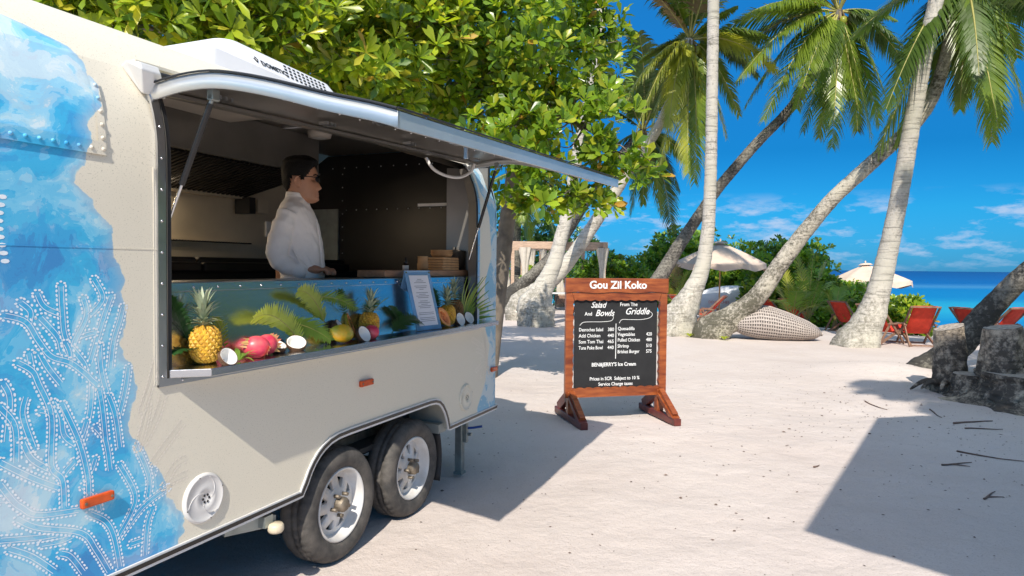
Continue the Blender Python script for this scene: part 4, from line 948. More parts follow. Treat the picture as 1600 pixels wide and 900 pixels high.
# ================================================================== THINGS ON THE COUNTER AND SHELF
CT = 1.476; ROTT = math.pi / 2 - TA
def top(name, s, i, z, rz=0.0, **t): return empty(name, tw(s, i, z), ROTT + rz, **t)
o = top('cutting_board', 4.10, .215, CT, category='cutting board', label='long brown wooden board lying on the counter behind the menu holder')
b = MB(); b.box((0, 0, .024), (1.28, .20, .042)); b.build('board', M['board'], o, bevel=.004); 
b = MB(); b.box((0, 0, .0015), (1.1, .16, .002)); b.build('foot_strip', M['rubber'], o)
BT = CT + .0455
b = MB(); b.lathe([(0, 0), (.036, 0), (.040, .045), (.036, .046), (.034, .09), (.037, .095), (0, .095)], 24); o = b.build('cup_stack', M['tan']); o.matrix_world = Matrix.Translation(tw(4.08, .22, BT))
o['category'] = 'cups'; o['label'] = 'short stack of brown kraft cups standing on the wooden board'
for k in range(5):
    b = MB(); b.box((0, 0, .0085), (.24, .17, .016), taper=(.96, .95)); o = b.build('food_box', M['tan'], bevel=.003); o.location = tw(4.32, .21, BT + .0005 + k * .0185); o.rotation_euler = (0, 0, ROTT + rnd.uniform(-.04, .04))
    o['category'] = 'takeaway box'; o['group'] = 'kraft boxes stacked on the wooden board'
    o['label'] = ['lowest flat kraft box of the stack on the board', 'second kraft box from the bottom of the stack', 'middle kraft box of the five in the stack', 'fourth kraft box from the bottom of the stack', 'uppermost flat kraft box, right under the round bowls'][k]
for k in range(3):
    b = MB(); b.lathe([(0, .0), (.066, 0), (.080, .022), (.082, .024), (.078, .024), (.064, .003)], 28); o = b.build('paper_bowl', M['tan']); o.location = tw(4.33, .21, BT + .0945 + k * .0125)
    o['category'] = 'bowl'; o['group'] = 'round kraft bowls nested on the boxes'; o['label'] = ['lowest of the round kraft bowls, resting on the flat boxes', 'round kraft bowl nested between two others', 'topmost round kraft bowl of the nest'][k]
b = MB(); b.lathe([(0, 0), (.020, 0), (.021, .030), (.019, .032)], 16); o = b.build('salt_pot', M['white']); o.location = tw(3.86, .22, BT); o['category'] = 'pot'; o['label'] = 'tiny white pot with black lid left of the kraft cups'
b = MB(); b.lathe([(.0, .0), (.017, 0), (.012, .025), (.007, .05), (0, .052)], 12); b.build('lid', M['black'], o).location = (0, 0, .0325)
o = top('stock_pot', 4.62, .26, BT, category='pot', label='tall dark steel pot with lid at the end of the wooden board')
b = MB(); b.lathe([(0, 0), (.085, 0), (.085, .14), (.088, .142), (.083, .142), (.08, .01), (0, .01)], 32); b.build('pot_body', M['darksteel'], o)
b = MB(); b.lathe([(.088, .143), (.075, .150), (0, .158)], 32); b.cyl((0, 0, .157), (0, 0, .175), .012); b.build('lid', M['darksteel'], o)
b = MB(); b.tube([(-.085, 0, .11), (-.12, 0, .13), (-.17, -.01, .12), (-.185, -.02, .08)], [.008, .012, .014, .012], 8); b.build('handle', M['darksteel'], o)
o = top('steel_canister', 4.80, .20, CT, category='canister', label='narrow polished steel canister standing beside the dark pot')
b = MB(); b.lathe([(0, 0), (.035, 0), (.035, .18), (.030, .19), (0, .192)], 24); b.build('canister_body', M['steel'], o)
b = MB(); b.lathe([(.0355, .145), (.036, .17), (.032, .19), (0, .1925)], 24); b.build('blue_cap', M['blueplastic'], o)
SHF = SZ + .001
# menu holder
MH = top('menu_holder', 3.70, .0, SHF, -.18, category='menu holder', label='leaning clear acrylic A-frame holding a printed white menu on the serving shelf')
W_, H_, tl = .235, .375, .22
def mp_(x, h, back=0.0): return V((x - .03 * (h / H_) - .0, -.065 + h * math.sin(tl) + back, h * math.cos(tl) + .002))
b = MB(); 
b.prism([(-W_ / 2, 0), (W_ / 2, 0), (W_ / 2, H_), (-W_ / 2, H_)], .005, lambda x, y, d: mp_(x, y, d)); b.build('front_pane', M['acrylic'], MH)
b = MB(); b.prism([(-W_ / 2, 0), (W_ / 2, 0), (W_ / 2, H_ * 1.0), (-W_ / 2, H_)], .004, lambda x, y, d: (mp_(x, H_).x * (y / H_) + x * (1 - y / H_) - .03 * (1 - y / H_) * 0, .145 - y * .145 / H_ * .93 + d, y * math.cos(tl) + .002)); b.build('rear_pane', M['acrylic'], MH)
b = MB(); b.prism([(-.088, .028), (.088, .028), (.088, .345), (-.088, .345)], -.001, lambda x, y, d: mp_(x, y, d - .0012)); pg = b.build('menu_sheet', M['paper'], MH)
b = MB()
for k in range(26):
    if k in (3, 7, 12, 18, 19, 22): continue
    h = .318 - k * .0105; w = [.02, .035, .055, .03, .06, .05][k % 6] if k < 19 else .07
    b.prism([(-w, h), (w, h), (w, h + .0028), (-w, h + .0028)], -.0004, lambda x, y, d: mp_(x, y, d - .0027))
b.build('menu_text', M['ink'], MH, kind='stuff')
b = MB()
for x in (-W_ / 2 + .012, W_ / 2 - .012): b.cyl(mp_(x, H_ - .012) - V((0, .004, 0)), mp_(x, H_ - .012) + V((0, .010, 0)), .006, n=10)
b.build('bolt', M['steel'], MH)

# fruit
def pinemesh(dark):
    b = MB(); rz, rr = .078, .059; rows, nc = 11, 15
    f = lambda z: rr * (1 - abs((z - .0) / rz) ** 2.6) ** .42 if abs(z) < rz else 0
    b.lathe([(max(.001, f(z)) * .95, z + rz) for z in [-rz * .995 + 2 * rz * .995 * k / 14 for k in range(15)]], 24)
    for r_ in range(rows):
        z = -rz * .88 + 2 * rz * .88 * r_ / (rows - 1); R_ = f(z); dz = rz * .88 / (rows - 1) * 1.95; da = math.pi / nc * .97
        for k in range(nc):
            a = 2 * math.pi * (k + .5 * (r_ % 2)) / nc + z * 3
            P = []
            for (aa, zz, h) in ((-da, 0, .0), (0, -dz, .0), (da, 0, 0), (0, dz, 0)):
                z2 = max(-rz * .97, min(rz * .97, z + zz)); r2 = f(z2) * .97 + .0005; P.append((r2 * math.cos(a + aa), r2 * math.sin(a + aa), z2 + rz))
            Q = []
            for (aa, zz) in ((-da * .5, 0), (0, -dz * .5), (da * .5, 0), (0, dz * .5)):
                z2 = max(-rz * .97, min(rz * .97, z + zz)); r2 = f(z2) + .0030; Q.append((r2 * math.cos(a + aa), r2 * math.sin(a + aa), z2 + rz))
            tip = ((R_ + .0052) * math.cos(a), (R_ + .0052) * math.sin(a), z + rz + .002)
            b.add(P + Q + [tip], [(0, 1, 5, 4), (1, 2, 6, 5), (2, 3, 7, 6), (3, 0, 4, 7), (4, 5, 8), (5, 6, 8), (6, 7, 8), (7, 4, 8)], 0, False)
    me = b.mesh('pineapple_flesh', M['pinedark'] if dark else M['pineskin']); fixn(me); return me
def blade(L, w, cv):
    b = MB(); P = []
    for k in range(6):
        t = k / 5; x = L * (t * .9) * cv * t * 1.2 + .1 * L * t; z = L * t * (1 - .35 * cv * t); ww = w * (1 - t ** 1.6) * (.75 + .5 * t) if k < 5 else .0004
        P += [(x, -ww, z + .25 * ww), (x - .1 * ww, 0, z - .3 * ww), (x, ww, z + .25 * ww)]
    b.add(P, [(3 * k + j, 3 * k + j + 1, 3 * k + j + 4, 3 * k + j + 3) for k in range(5) for j in range(2)]); return b.mesh('leaf', M['pineleaf'])
PM = [pinemesh(False), pinemesh(True)]; BL = [blade(.085, .0095, .25), blade(.070, .0095, .45), blade(.050, .009, .8)]
def pineapple(s, i, sc, tilt, az, dark, label, z=SHF):
    o = top('pineapple', s, i, z, 0, category='pineapple', label=label); o.rotation_euler = (tilt * math.cos(az), tilt * math.sin(az), ROTT + az); o.scale = (sc,) * 3
    link('fruit_body', PM[dark], o)
    for k in range(46):
        L_ = k // 16; a = k * 2.4; l = link('leaf', BL[2 - L_ if L_ < 3 else 0], o); l.location = (.010 * math.cos(a), .010 * math.sin(a), .150 + .010 * L_ + .0012 * k); l.rotation_euler = (0, lerp(.50, .02, k / 45), a); l.scale = (1.1,) * 3
    return o
pineapple(2.015, -.01, 1.0, .06, 2.0, 0, 'bright yellow pineapple at the left end of the shelf, beside the steel window frame')
pineapple(3.13, .005, .92, .08, .5, 0, 'pineapple with pale crown in the middle of the shelf, left of the menu holder')
pineapple(4.03, .0, .93, .22, 2.6, 0, 'golden pineapple right of the menu holder, next to the orange papaya half')
pineapple(4.24, .055, 1.08, .12, 1.2, 1, 'dark brown unripe pineapple standing behind the golden one')
def coconut(s, i, z, face, rr, label, roll=0, group='coconut halves on the serving shelf'):
    o = top('coconut_half', s, i, z + rr * .80, 0, category='coconut half', label=label, group=group)
    f = V(face).normalized(); q = V((0, 0, 1)).rotation_difference(f); o.rotation_mode = 'QUATERNION'; o.rotation_quaternion = Quaternion(V((0, 0, 1)), ROTT) @ q
    b = MB(); b.lathe([(.001, -rr)] + [(rr * math.sin(a) * (1 + .03 * math.sin(7 * a)), -rr * math.cos(a)) for a in [math.pi / 2 * k / 8 for k in range(1, 9)]] + [(rr * .97, .003), (rr * .93, .002)], 28, mod=lambda q, j: .0015 * math.sin(j * 5.3 + q * 2.1)); b.build('shell', M['cocoshell'], o)
    b = MB(); b.lathe([(rr * .935, .001), (rr * .90, .003), (rr * .80, -.001), (rr * .72, -.012), (rr * .5, -.032), (rr * .2, -.040), (0, -.041)], 28); b.build('flesh', M['cocoflesh'], o)
coconut(2.035, -.105, SHF, (-.05, -.85, .55), .040, 'coconut half leaning on the yellow pineapple at the left end')
coconut(2.415, -.005, SHF, (.0, -.45, .9), .046, 'coconut half facing up just behind the two pink dragon fruits')
coconut(2.515, -.03, SHF, (-.35, -.45, .75), .047, 'coconut half tipped to the left beside the large fern')
coconut(2.90, .01, SHF + .035, (.35, -.75, .55), .050, 'upper white coconut half resting on the green papaya')
coconut(2.985, -.075, SHF, (-.05, -.9, .45), .047, 'coconut half in front of the middle pineapple, facing out')
coconut(4.12, -.055, SHF, (-.15, -.95, .35), .048, 'coconut half right of the golden pineapple, facing out')
coconut(4.30, -.03, SHF, (-.25, -.85, .45), .046, 'coconut half at the right end, in front of the fan palm leaf')
def papaya(s, i, z, face, L, w, d, label, long=(1, 0, 0), cut=.5):
    o = top('papaya_half', s, i, z, 0, category='papaya', label=label)
    f = V(face).normalized(); x = V(long); x = (x - f * x.dot(f)).normalized(); y = f.cross(x); o.rotation_mode = 'QUATERNION'
    o.rotation_quaternion = Quaternion(V((0, 0, 1)), ROTT) @ Matrix((x, y, f)).transposed().to_quaternion()
    b = MB(); prof = lambda t: math.sin(math.pi * t) ** .62 * (1 - .18 * t)
    b.grid(lambda u, v: (L * (u - .5), w * prof(u) * math.cos(math.pi * v) if 0 < u < 1 else 0, -d * prof(u) * math.sin(math.pi * v) if 0 < u < 1 else 0), 22, 14); b.build('skin', M['papskin'], o, merge=.0003)
    b = MB(); b.grid(lambda u, v: (L * (u - .5) * .985, w * .985 * prof(u) * (2 * v - 1) if 0 < u < 1 else 0, .0006 - (d * .55 * max(0, 1 - ((u - .5) / .34) ** 2 - ((2 * v - 1) / .55) ** 2) ** .5 if ((u - .5) / .34) ** 2 + ((2 * v - 1) / .55) ** 2 < 1 else 0)), 30, 20); b.build('flesh', M['papflesh'], o, fix=False)
    b = MB()
    for k in range(60):
        a, r_ = rnd.uniform(0, 6.28), rnd.random() ** .5; x_, y_ = L * .29 * r_ * math.cos(a), w * .46 * r_ * math.sin(a); ell(b, (x_, y_, -d * .5 * (1 - r_ * r_) ** .5 + .001), (.003, .003, .003), 5)
    b.build('seed_pulp', M['papcore'], o, kind='stuff', fix=False)
papaya(2.845, -.035, SHF + .056, (.25, .75, .55), .165, .055, .060, 'green and yellow papaya half lying skin out under the upper coconut', (1, 0, -.18))
papaya(3.02, .035, SHF + .085, (.35, -.85, .3), .13, .045, .035, 'small papaya wedge standing between coconut and middle pineapple', (.35, 0, -.9))
papaya(3.885, -.06, SHF + .068, (-.15, -.95, .28), .150, .050, .045, 'orange papaya half with red hollow right of the menu holder', (.5, 0, -.85))
papaya(2.085, .035, SHF + .060, (.95, -.25, .1), .155, .045, .03, 'papaya slice standing behind the yellow pineapple at the left end', (-.4, 0, .9))
def dragon(s, i, rr, az, label):
    o = top('dragon_fruit', s, i, SHF + rr * .95, az, category='dragon fruit', label=label)
    b = MB(); ell(b, (0, 0, 0), (rr * 1.2, rr, rr), 24); b.build('skin', M['dragon'], o)
    for k in range(20):
        z = -.8 + 1.7 * ((k * .618) % 1); a = k * 2.4; r_ = math.sqrt(max(.05, 1 - z * z)); p = V((z * rr * 1.2, r_ * rr * math.cos(a), r_ * rr * math.sin(a))); nn = V((p.x / 1.44, p.y, p.z)).normalized()
        t = (V((1, 0, 0)) - nn * nn.x).normalized(); sd = nn.cross(t); L_ = rr * rnd.uniform(.35, .6) * (1.3 if z > .6 else 1)
        b = MB(); b.add([p * .97 - sd * rr * .2, p * .97 + sd * rr * .2, p + t * L_ * .5 + nn * rr * .12 + sd * rr * .12, p + t * L_ * .5 + nn * rr * .12 - sd * rr * .12, p + t * L_ + nn * rr * .38], [(0, 1, 2, 3), (3, 2, 4)]); b.build('scale', M['dragonleaf'], o, fix=False)
dragon(2.235, -.055, .048, 2.6, 'larger pink dragon fruit with green tips, nearest the left coconut')
dragon(2.335, -.02, .046, .4, 'deep pink dragon fruit directly right of the larger one')
dragon(3.085, -.050, .040, 1.0, 'small dark pink dragon fruit in front of the middle pineapple')

# frond: rib along a bent line with paired leaflets; used for ferns and for palms
def frond_mesh(base, tip, sag, n, L, w, droop, mats, rib=.01, seed=0, fwdk=.55, up=V((0, 0, 1)), roll=0.0, gap=.10, bare=.04, thin=1.0, segs=3, loss=0.0):
    r_ = random.Random(seed); base, tip = V(base), V(tip); c = (base + tip) * .5 + up * sag + (base - tip).cross(up).normalized() * r_.uniform(-.06, .06) * (tip - base).length
    B = lambda t: base * (1 - t) ** 2 + c * 2 * t * (1 - t) + tip * t * t
    b = MB(); pts = [B(k / 12) for k in range(13)]; b.tube(pts, [rib * (1 - .85 * k / 12) for k in range(13)], 5, 1, sm=True)
    for k in range(n):
        t = bare + (1 - bare) * (k + .5) / n; p = B(t); tg = (B(min(1, t + .02)) - B(max(0, t - .02))).normalized(); sd0 = tg.cross(up)
        if sd0.length < .05: sd0 = tg.cross(V((0, 1, 0)))
        sd0.normalize(); sd0 = Quaternion(tg, roll) @ sd0; nrm = sd0.cross(tg)
        Lt = L * (math.sin(math.pi * (.10 + .86 * t)) ** .62)
        for sg in (-1, 1):
            if r_.random() < loss: continue
            l = Lt * r_.uniform(.82, 1.12); d = (sd0 * sg + tg * (fwdk + .5 * t) + nrm * r_.uniform(.0, .25)).normalized(); q = p.copy(); P = []; ww = w * r_.uniform(.8, 1.15)
            for j in range(segs + 1):
                u = j / segs; wd = tg * (ww * (.7 if j == 0 else 1.0) * (1 - u ** 2.2) * .5 * thin + .0006)
                P += [q - wd, q + wd]
                d = (d - up * droop * (.35 + r_.random() * .5) * (1.6 * u + .5)).normalized(); q = q + d * l / segs
            b.add(P, [(2 * j, 2 * j + 1, 2 * j + 3, 2 * j + 2) for j in range(segs)], 0, False)
    me = b.mesh('frond', mats); return me
def fern(label, s0, i0, z0, s1, i1, z1, sag, n, L, w, mat, name='fern_leaf', grp=None, **k):
    o = top(name, s0, i0, z0, 0, category='leaf', label=label)
    if grp: o['group'] = grp
    me = frond_mesh((0, 0, 0), (s1 - s0, i1 - i0, z1 - z0), sag, int(n * 1.35), L * .8, w * 1.15, .10, [mat, M['fernd'] if mat is M['fernd'] else M['rachis']], .003, **k)
    link('frond', me, o)
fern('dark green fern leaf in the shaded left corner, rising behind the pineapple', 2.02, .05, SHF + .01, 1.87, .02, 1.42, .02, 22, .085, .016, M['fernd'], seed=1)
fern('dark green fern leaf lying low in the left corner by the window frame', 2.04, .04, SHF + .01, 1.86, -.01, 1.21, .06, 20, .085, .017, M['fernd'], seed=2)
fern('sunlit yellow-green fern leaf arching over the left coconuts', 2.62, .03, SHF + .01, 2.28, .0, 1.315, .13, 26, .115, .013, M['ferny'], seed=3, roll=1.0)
fern('green fern leaf hanging right of the tipped coconut half', 2.48, .045, SHF + .13, 2.78, -.02, SHF + .02, .05, 20, .10, .014, M['fern'], seed=4, roll=-.9)
fern('pale fern leaf standing up against the blue-lit steel panel', 2.82, .05, SHF + .10, 2.56, .0, 1.425, .10, 26, .085, .013, M['ferny'], seed=5, roll=1.1)
fern('fern leaf spreading right over the upper coconut half', 2.70, .06, SHF + .22, 3.02, .0, SHF + .16, .08, 18, .08, .012, M['fern'], seed=6, roll=-.8)
fern('green fern leaf standing behind the middle pineapple', 3.12, .05, SHF + .03, 3.36, .03, 1.36, .06, 18, .075, .012, M['fern'], seed=7, roll=-.6)
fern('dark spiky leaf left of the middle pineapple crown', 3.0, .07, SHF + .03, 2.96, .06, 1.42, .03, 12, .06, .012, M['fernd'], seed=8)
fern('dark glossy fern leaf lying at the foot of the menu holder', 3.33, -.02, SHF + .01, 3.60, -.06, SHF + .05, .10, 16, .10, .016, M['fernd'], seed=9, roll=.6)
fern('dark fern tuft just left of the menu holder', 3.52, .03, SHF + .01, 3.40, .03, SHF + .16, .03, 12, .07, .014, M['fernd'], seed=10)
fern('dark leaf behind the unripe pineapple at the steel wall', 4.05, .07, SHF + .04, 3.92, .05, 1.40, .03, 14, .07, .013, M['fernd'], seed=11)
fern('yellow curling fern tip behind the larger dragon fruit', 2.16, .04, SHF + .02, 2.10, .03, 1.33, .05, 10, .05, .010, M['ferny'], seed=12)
# small sprig
o = top('leaf_sprig', 2.125, -.07, SHF, 0, category='leaf', label='small sprig of pointed green leaves right of the left coconut half')
for k in range(7):
    b = MB(); a = -1.5 + k * .5; L_ = .075; P = []
    for j in range(5): t = j / 4; ww = .011 * math.sin(math.pi * min(.98, t + .06)); P += [(L_ * t, -ww, .003 + .06 * t * (1 - t) + .035 * t * ((k % 3) / 2)), (L_ * t, ww, .003 + .06 * t * (1 - t) + .035 * t * ((k % 3) / 2))]
    b.add(P, [(2 * j, 2 * j + 1, 2 * j + 3, 2 * j + 2) for j in range(4)]); l = b.build('leaf', M['fern'], o, fix=False); l.rotation_euler = (0, -.1 * (k % 2), a)
# fan palm leaf
o = top('fan_palm_leaf', 4.34, .03, SHF + .015, 0, category='leaf', label='fan palm leaf with long pointed blades at the right end of the shelf')
for k in range(15):
    a = -.12 + k * .155; L_ = .30 + .05 * math.sin(k); b = MB(); P = []
    for j in range(6): t = j / 5; ww = .0125 * math.sin(math.pi * min(.97, t * .95 + .08)); P += [(L_ * t * math.cos(a) + ww * math.sin(a), -.10 * t * t, L_ * t * math.sin(a) - ww * math.cos(a)), (L_ * t * math.cos(a), -.10 * t * t - .004, L_ * t * math.sin(a)), (L_ * t * math.cos(a) - ww * math.sin(a), -.10 * t * t, L_ * t * math.sin(a) + ww * math.cos(a))]
    b.add(P, [(3 * j + q, 3 * j + q + 1, 3 * j + q + 4, 3 * j + q + 3) for j in range(5) for q in range(2)], 0, False); b.build('blade', M['ferny'] if k % 4 == 0 else M['fern'], o, fix=False)

# ================================================================== CHALKBOARD
SA = math.atan2(.25, 1.05)
SG = empty('menu_board', (1.075, 6.98, 0), SA, category='menu board', label='standing blackboard menu in a red-brown wooden frame on splayed feet')
BW, Z0, Z1 = 1.10, .235, 1.445
hw_ = BW / 2
b = MB(); b.box((0, .01, (Z0 + 1.29) / 2), (.90, .014, 1.0)); b.build('blackboard', M['blackboard'], SG)
def scal(t, per=.095): return .011 * abs(math.sin(math.pi * t / per))
for nm, sgn in (('side_rail', -1), ('side_rail', 1)):
    b = MB(); inner = [(sgn * (hw_ - .085 + scal(z)), z) for z in [Z0 + .10 + k * (1.255 - Z0 - .10 - .06) / 60 for k in range(61)]]
    z_t = inner[-1][1]; poly = [(sgn * hw_, Z0), (sgn * (hw_ - .085), Z0 + .09)] + inner + [(sgn * (hw_ - .085), z_t + .02), (sgn * (hw_ - .06), 1.302), (sgn * hw_, 1.302)]
    b.prism(poly, .045, lambda x, y, d: (x, -.0225 + d, y)); b.build('side_rail', M['signwood'], SG)
xs = [-hw_ + .09 + k * (BW - .18) / 80 for k in range(81)]
b = MB(); b.prism([(-hw_ + .001, Z0 + .001)] + [(hw_ - .001, Z0 + .001), (hw_ - .087, Z0 + .088)] + [(x, Z0 + .088 + scal(x + 3)) for x in xs[::-1]] + [(-hw_ + .087, Z0 + .088)], .044, lambda x, y, d: (x, -.0225 + d, y)); b.build('bottom_rail', M['signwood'], SG)
b = MB(); b.prism([(-hw_ + .062, 1.30)] + [(-hw_ + .087, 1.228)] + [(x, 1.215 - scal(x + 3) * .0 + .012 - scal(x + 3)) for x in xs] + [(hw_ - .087, 1.228), (hw_ - .062, 1.30)], .044, lambda x, y, d: (x, -.0225 + d, y)); b.build('top_rail', M['signwood'], SG)
b = MB(); poly = [(-hw_ - .008, 1.445), (-hw_ - .008, 1.302)] + [(-hw_ + k * BW / 30, 1.298 + .006 * math.sin(k * .55)) for k in range(31)] + [(hw_ + .008, 1.302), (hw_ + .008, 1.445)]
b.prism(poly, .060, lambda x, y, d: (x, -.034 + d, y)); HBd = b.build('header_board', M['signwood'], SG, bevel=.004)
text('Gou Zil Koko', .108, M['chalk'], HBd, (0, -.0345, 1.342), (1, 0, 0), (0, 0, 1), .003, .0028, 'CENTER', sx=1.02)
def chalk(t, x, z, sz, al='LEFT', sh=0, bold=.0006, sx=.92): text(t, sz, M['chalk'], SG, (x, .0022, z), (1, 0, 0), (0, 0, 1), .0004, bold, al, sh, sx)
chalk('Salad', -.20, 1.145, .085, 'CENTER', .35, .001); chalk('And', -.345, 1.065, .052, 'LEFT'); chalk('Bowls', -.13, 1.06, .090, 'CENTER', .35, .001)
chalk('From The', .035, 1.160, .052); chalk('Griddle', .225, 1.075, .095, 'CENTER', .35, .001)
yy = [.905, .843, .782, .720]
for (a, c), z in zip((('Desroches Salad', '380'), ('Add Chicken', '440'), ('Som Tom Thai', '465'), ('Tuna Poke Bowl', '440')), yy):
    chalk(a, -.405, z, .049, sx=.90 if len(a) < 14 else .80); chalk(c, -.025, z, .049, 'RIGHT', sx=.95)
for (a, c), z in zip((('Quesadilla', ''), ('Vegetables', '420'), ('Pulled Chicken', '480'), ('Shrimp', '510'), ('Brisket Burger', '575')), (.913, .853, .795, .733, .675)):
    chalk(a, .015, z, .049, sx=.90 if len(a) < 13 else .84)
    if c: chalk(c, .395, z, .049, 'RIGHT', sx=.88)
chalk("BEN&JERRY'S Ice Cream", -.02, .545, .052, 'CENTER', bold=.0012)
chalk('Prices in SCR  Subject to 10 %', -.01, .402, .048, 'CENTER', bold=.0008); chalk('Service Charge taxes', .0, .345, .048, 'CENTER', bold=.0008)
b = MB(); b.box((-.005, .0015, .80), (.007, .002, .36)); 
b.tube(spline([(-.395, .001, .965), (-.36, .001, .995), (-.28, .001, 1.0), (-.16, .001, 1.0), (-.06, .001, 1.01), (-.035, .001, 1.045), (-.055, .001, 1.07), (-.085, .001, 1.06)], 5), .0026, 5)
b.tube(spline([(.03, .001, .985), (.06, .001, 1.02), (.15, .001, 1.02), (.28, .001, 1.02), (.37, .001, 1.04), (.395, .001, 1.075), (.37, .001, 1.10), (.345, .001, 1.085)], 5), .0026, 5)
b.build('chalk_flourish', M['chalk'], SG, kind='stuff')
for sgn in (-1, 1):
    x = sgn * (hw_ - .065); ft = MB()
    ft.box((x, 0, .035), (.075, .86, .07)); f_ = ft.build('foot', M['signwood_dark'], SG, bevel=.008)
    b = MB(); b.bar((x, 0, .07), (x, 0, Z0 + .06), .07, .075); b.bar((x, -.36, .07), (x, -.03, Z0 + .03), .055, .10, upv=V((0, 1, 0))); b.build('brace', M['signwood'], f_, bevel=.004)
    b = MB(); b.bar((x, .36, .07), (x, .03, Z0 + .03), .055, .10, upv=V((0, 1, 0))); b.build('brace', M['signwood_dark'], f_, bevel=.004)
    b = MB(); b.prism([(-.40, .07), (-.05, Z0 + .03), (-.05, Z0 - .01), (-.30, .07)], .085, lambda y, z, d: (x - .0425 + d, y, z)); b.build('side_plate', M['signwood'] if sgn > 0 else M['signwood_dark'], f_, bevel=.003)

# ================================================================== PALMS
def trunk_mesh(P, mat, n=14, seed=0, roots=0):
    b = MB(); pts = []; rad = []
    sp = spline(P, 7); acc = 0; prev = None; r_ = random.Random(seed)
    # resample finely so that leaf-scar rings can be modelled
    fine = []
    for a, c in zip(sp, sp[1:]):
        d = (V(c[:3]) - V(a[:3])).length; m_ = max(1, int(d / .055))
        for k in range(m_): fine.append(tuple(lerp(a[q], c[q], k / m_) for q in range(4)))
    fine.append(sp[-1])
    for k, q in enumerate(fine):
        ring = .030 * (1 if k % 3 == 0 else 0) * (1 if q[3] < .5 else .5)
        pts.append(V(q[:3])); rad.append(q[3] * (1 - ring + .03 * nv(k * .09, seed)))
    o0 = len(b.v); b.tube(pts, rad, n)
    # uneven, root-like swelling near the base
    for k in range(len(pts)):
        fl = max(0, rad[k] / rad[len(rad) // 2] - 1.15)
        for j in range(n):
            i_ = o0 + k * n + j; v = V(b.v[i_]); d = v - pts[k]
            w = 1 + min(.14, fl * .10) * math.sin(j * 2 * math.pi * 5 / n + seed) + .10 * fl * nv(v.x * 6, v.y * 6, v.z * 6) + .045 * nv(v.x * 4, v.y * 4, v.z * 4 + seed)
            b.v[i_] = tuple(pts[k] + d * w)
    if roots:
        p0 = pts[0]
        for k in range(roots):
            a = 2 * math.pi * k / roots + r_.uniform(-.2, .2); R0 = rad[0]; e_ = p0 + V((math.cos(a), math.sin(a), 0)) * R0 * r_.uniform(1.0, 1.25)
            e_.z = gz(e_.x, e_.y) - .03; s_ = p0 + V((math.cos(a), math.sin(a), 0)) * R0 * .5 + V((0, 0, R0 * r_.uniform(.5, 1.0)))
            b.tube([tuple(v) for v in spline([tuple(s_), tuple((s_ + e_) / 2 + V((0, 0, .03))), tuple(e_)], 3)], [R0 * .32, R0 * .28, R0 * .22, R0 * .19, R0 * .15, R0 * .10, R0 * .05], 7)
    return b
def palm(label, P, mat, tips=(), nrand=0, L=3.4, seed=0, mats=None, group='coconut palms on the beach', nuts=4, roots=0, leafw=.060, leafL=.80, crown_d=0, droopr=(.05, 1.1), n=76, pick=None, flip=0):
    """P: (px, py, D, width_px) from the base up; tips: (px, py, dD) of fronds drawn from the photograph"""
    Q = []
    for px, py, D, w in P:
        p = at(px, py, D); w *= .78 if w < 45 else .84; Q.append((p.x, p.y, p.z, w / 2 * D / FPX))
    p0 = V(Q[0][:3]); g0 = gz(p0.x, p0.y)
    if True:                                                   # carry the base into the sand
        Q.insert(0, (p0.x, p0.y, min(g0, p0.z) - .30, Q[0][3] * 1.0))
    root = empty('palm_tree', (p0.x, p0.y, g0), 0, category='palm tree', label=label, group=group); off = V((p0.x, p0.y, g0))
    b = trunk_mesh(Q, mat, seed=seed, roots=roots); b.v = [tuple(V(v) - off) for v in b.v]; b.build('trunk', mat, root)
    c = V(Q[-1][:3]) - off; r_ = random.Random(seed + 5); DD = P[-1][2]
    mats = mats or [M['frond']]
    def add(tip, sag, k):
        mt = pick[k % len(pick)] if pick else r_.choice(mats)
        l_ = (tip - c).length
        me = frond_mesh(c, tip, sag * l_, n, leafL * min(1.15, l_ / 3.0), leafw, r_.uniform(.30, .60), [mt, M['rachis']], .030, seed * 50 + k, roll=r_.uniform(-.5, .5), bare=.14, segs=4, loss=.05, thin=1.0)
        link('frond', me, root)
    k = 0
    for t in tips:
        px, py, dd = t[:3]; tip = at(px, py, DD + dd) - off; add(tip, t[3] if len(t) > 3 else .16, k); k += 1
    for q in range(nrand + (7 if tips else 0)):
        a = 2 * math.pi * q / (nrand or 7) + r_.uniform(-.25, .25); nr_ = nrand or 7; e_ = lerp(.9, -droopr[1] if nrand else .15, ((q * 7) % nr_) / max(1, nr_ - 1)); l_ = L * r_.uniform(.8, 1.1)
        tip = c + V((math.cos(a) * math.cos(e_), math.sin(a) * math.cos(e_), math.sin(e_))) * l_; add(tip, .20, k); k += 1
    for q in range(nuts):
        a = q * 1.7 + seed; b = MB(); ell(b, c + V((.20 * math.cos(a), .20 * math.sin(a), -.22 - .05 * (q % 3))), (.10, .10, .13), 12); b.build('coconut', M['frondy'], root)
    if Q[-1][2] < 9:
        b = MB()
        for q in range(14): a = q * .9; b.bar(c + V((.08 * math.cos(a), .08 * math.sin(a), .05)), c + V((.22 * math.cos(a), .22 * math.sin(a), -.30 - .1 * (q % 3))), .05, .01)
        b.build('husk_fibre', M['froddry'], root, kind='stuff')
    return root
G3 = [M['frond'], M['frond'], M['frondd']]
palm('straight pale palm trunk running out of the picture top, right of the menu board',
     [(1052, 517, 16, 78), (1066, 488, 16, 56), (1083, 455, 16, 40), (1098, 415, 16, 31), (1107, 350, 15.9, 26), (1111, 250, 15.7, 24), (1113, 120, 15.5, 23), (1115, 0, 15.3, 23), (1116, -120, 15, 22), (1117, -260, 14.8, 21)], M['palmbark'], nrand=12, seed=11, mats=G3, droopr=(0, .5))
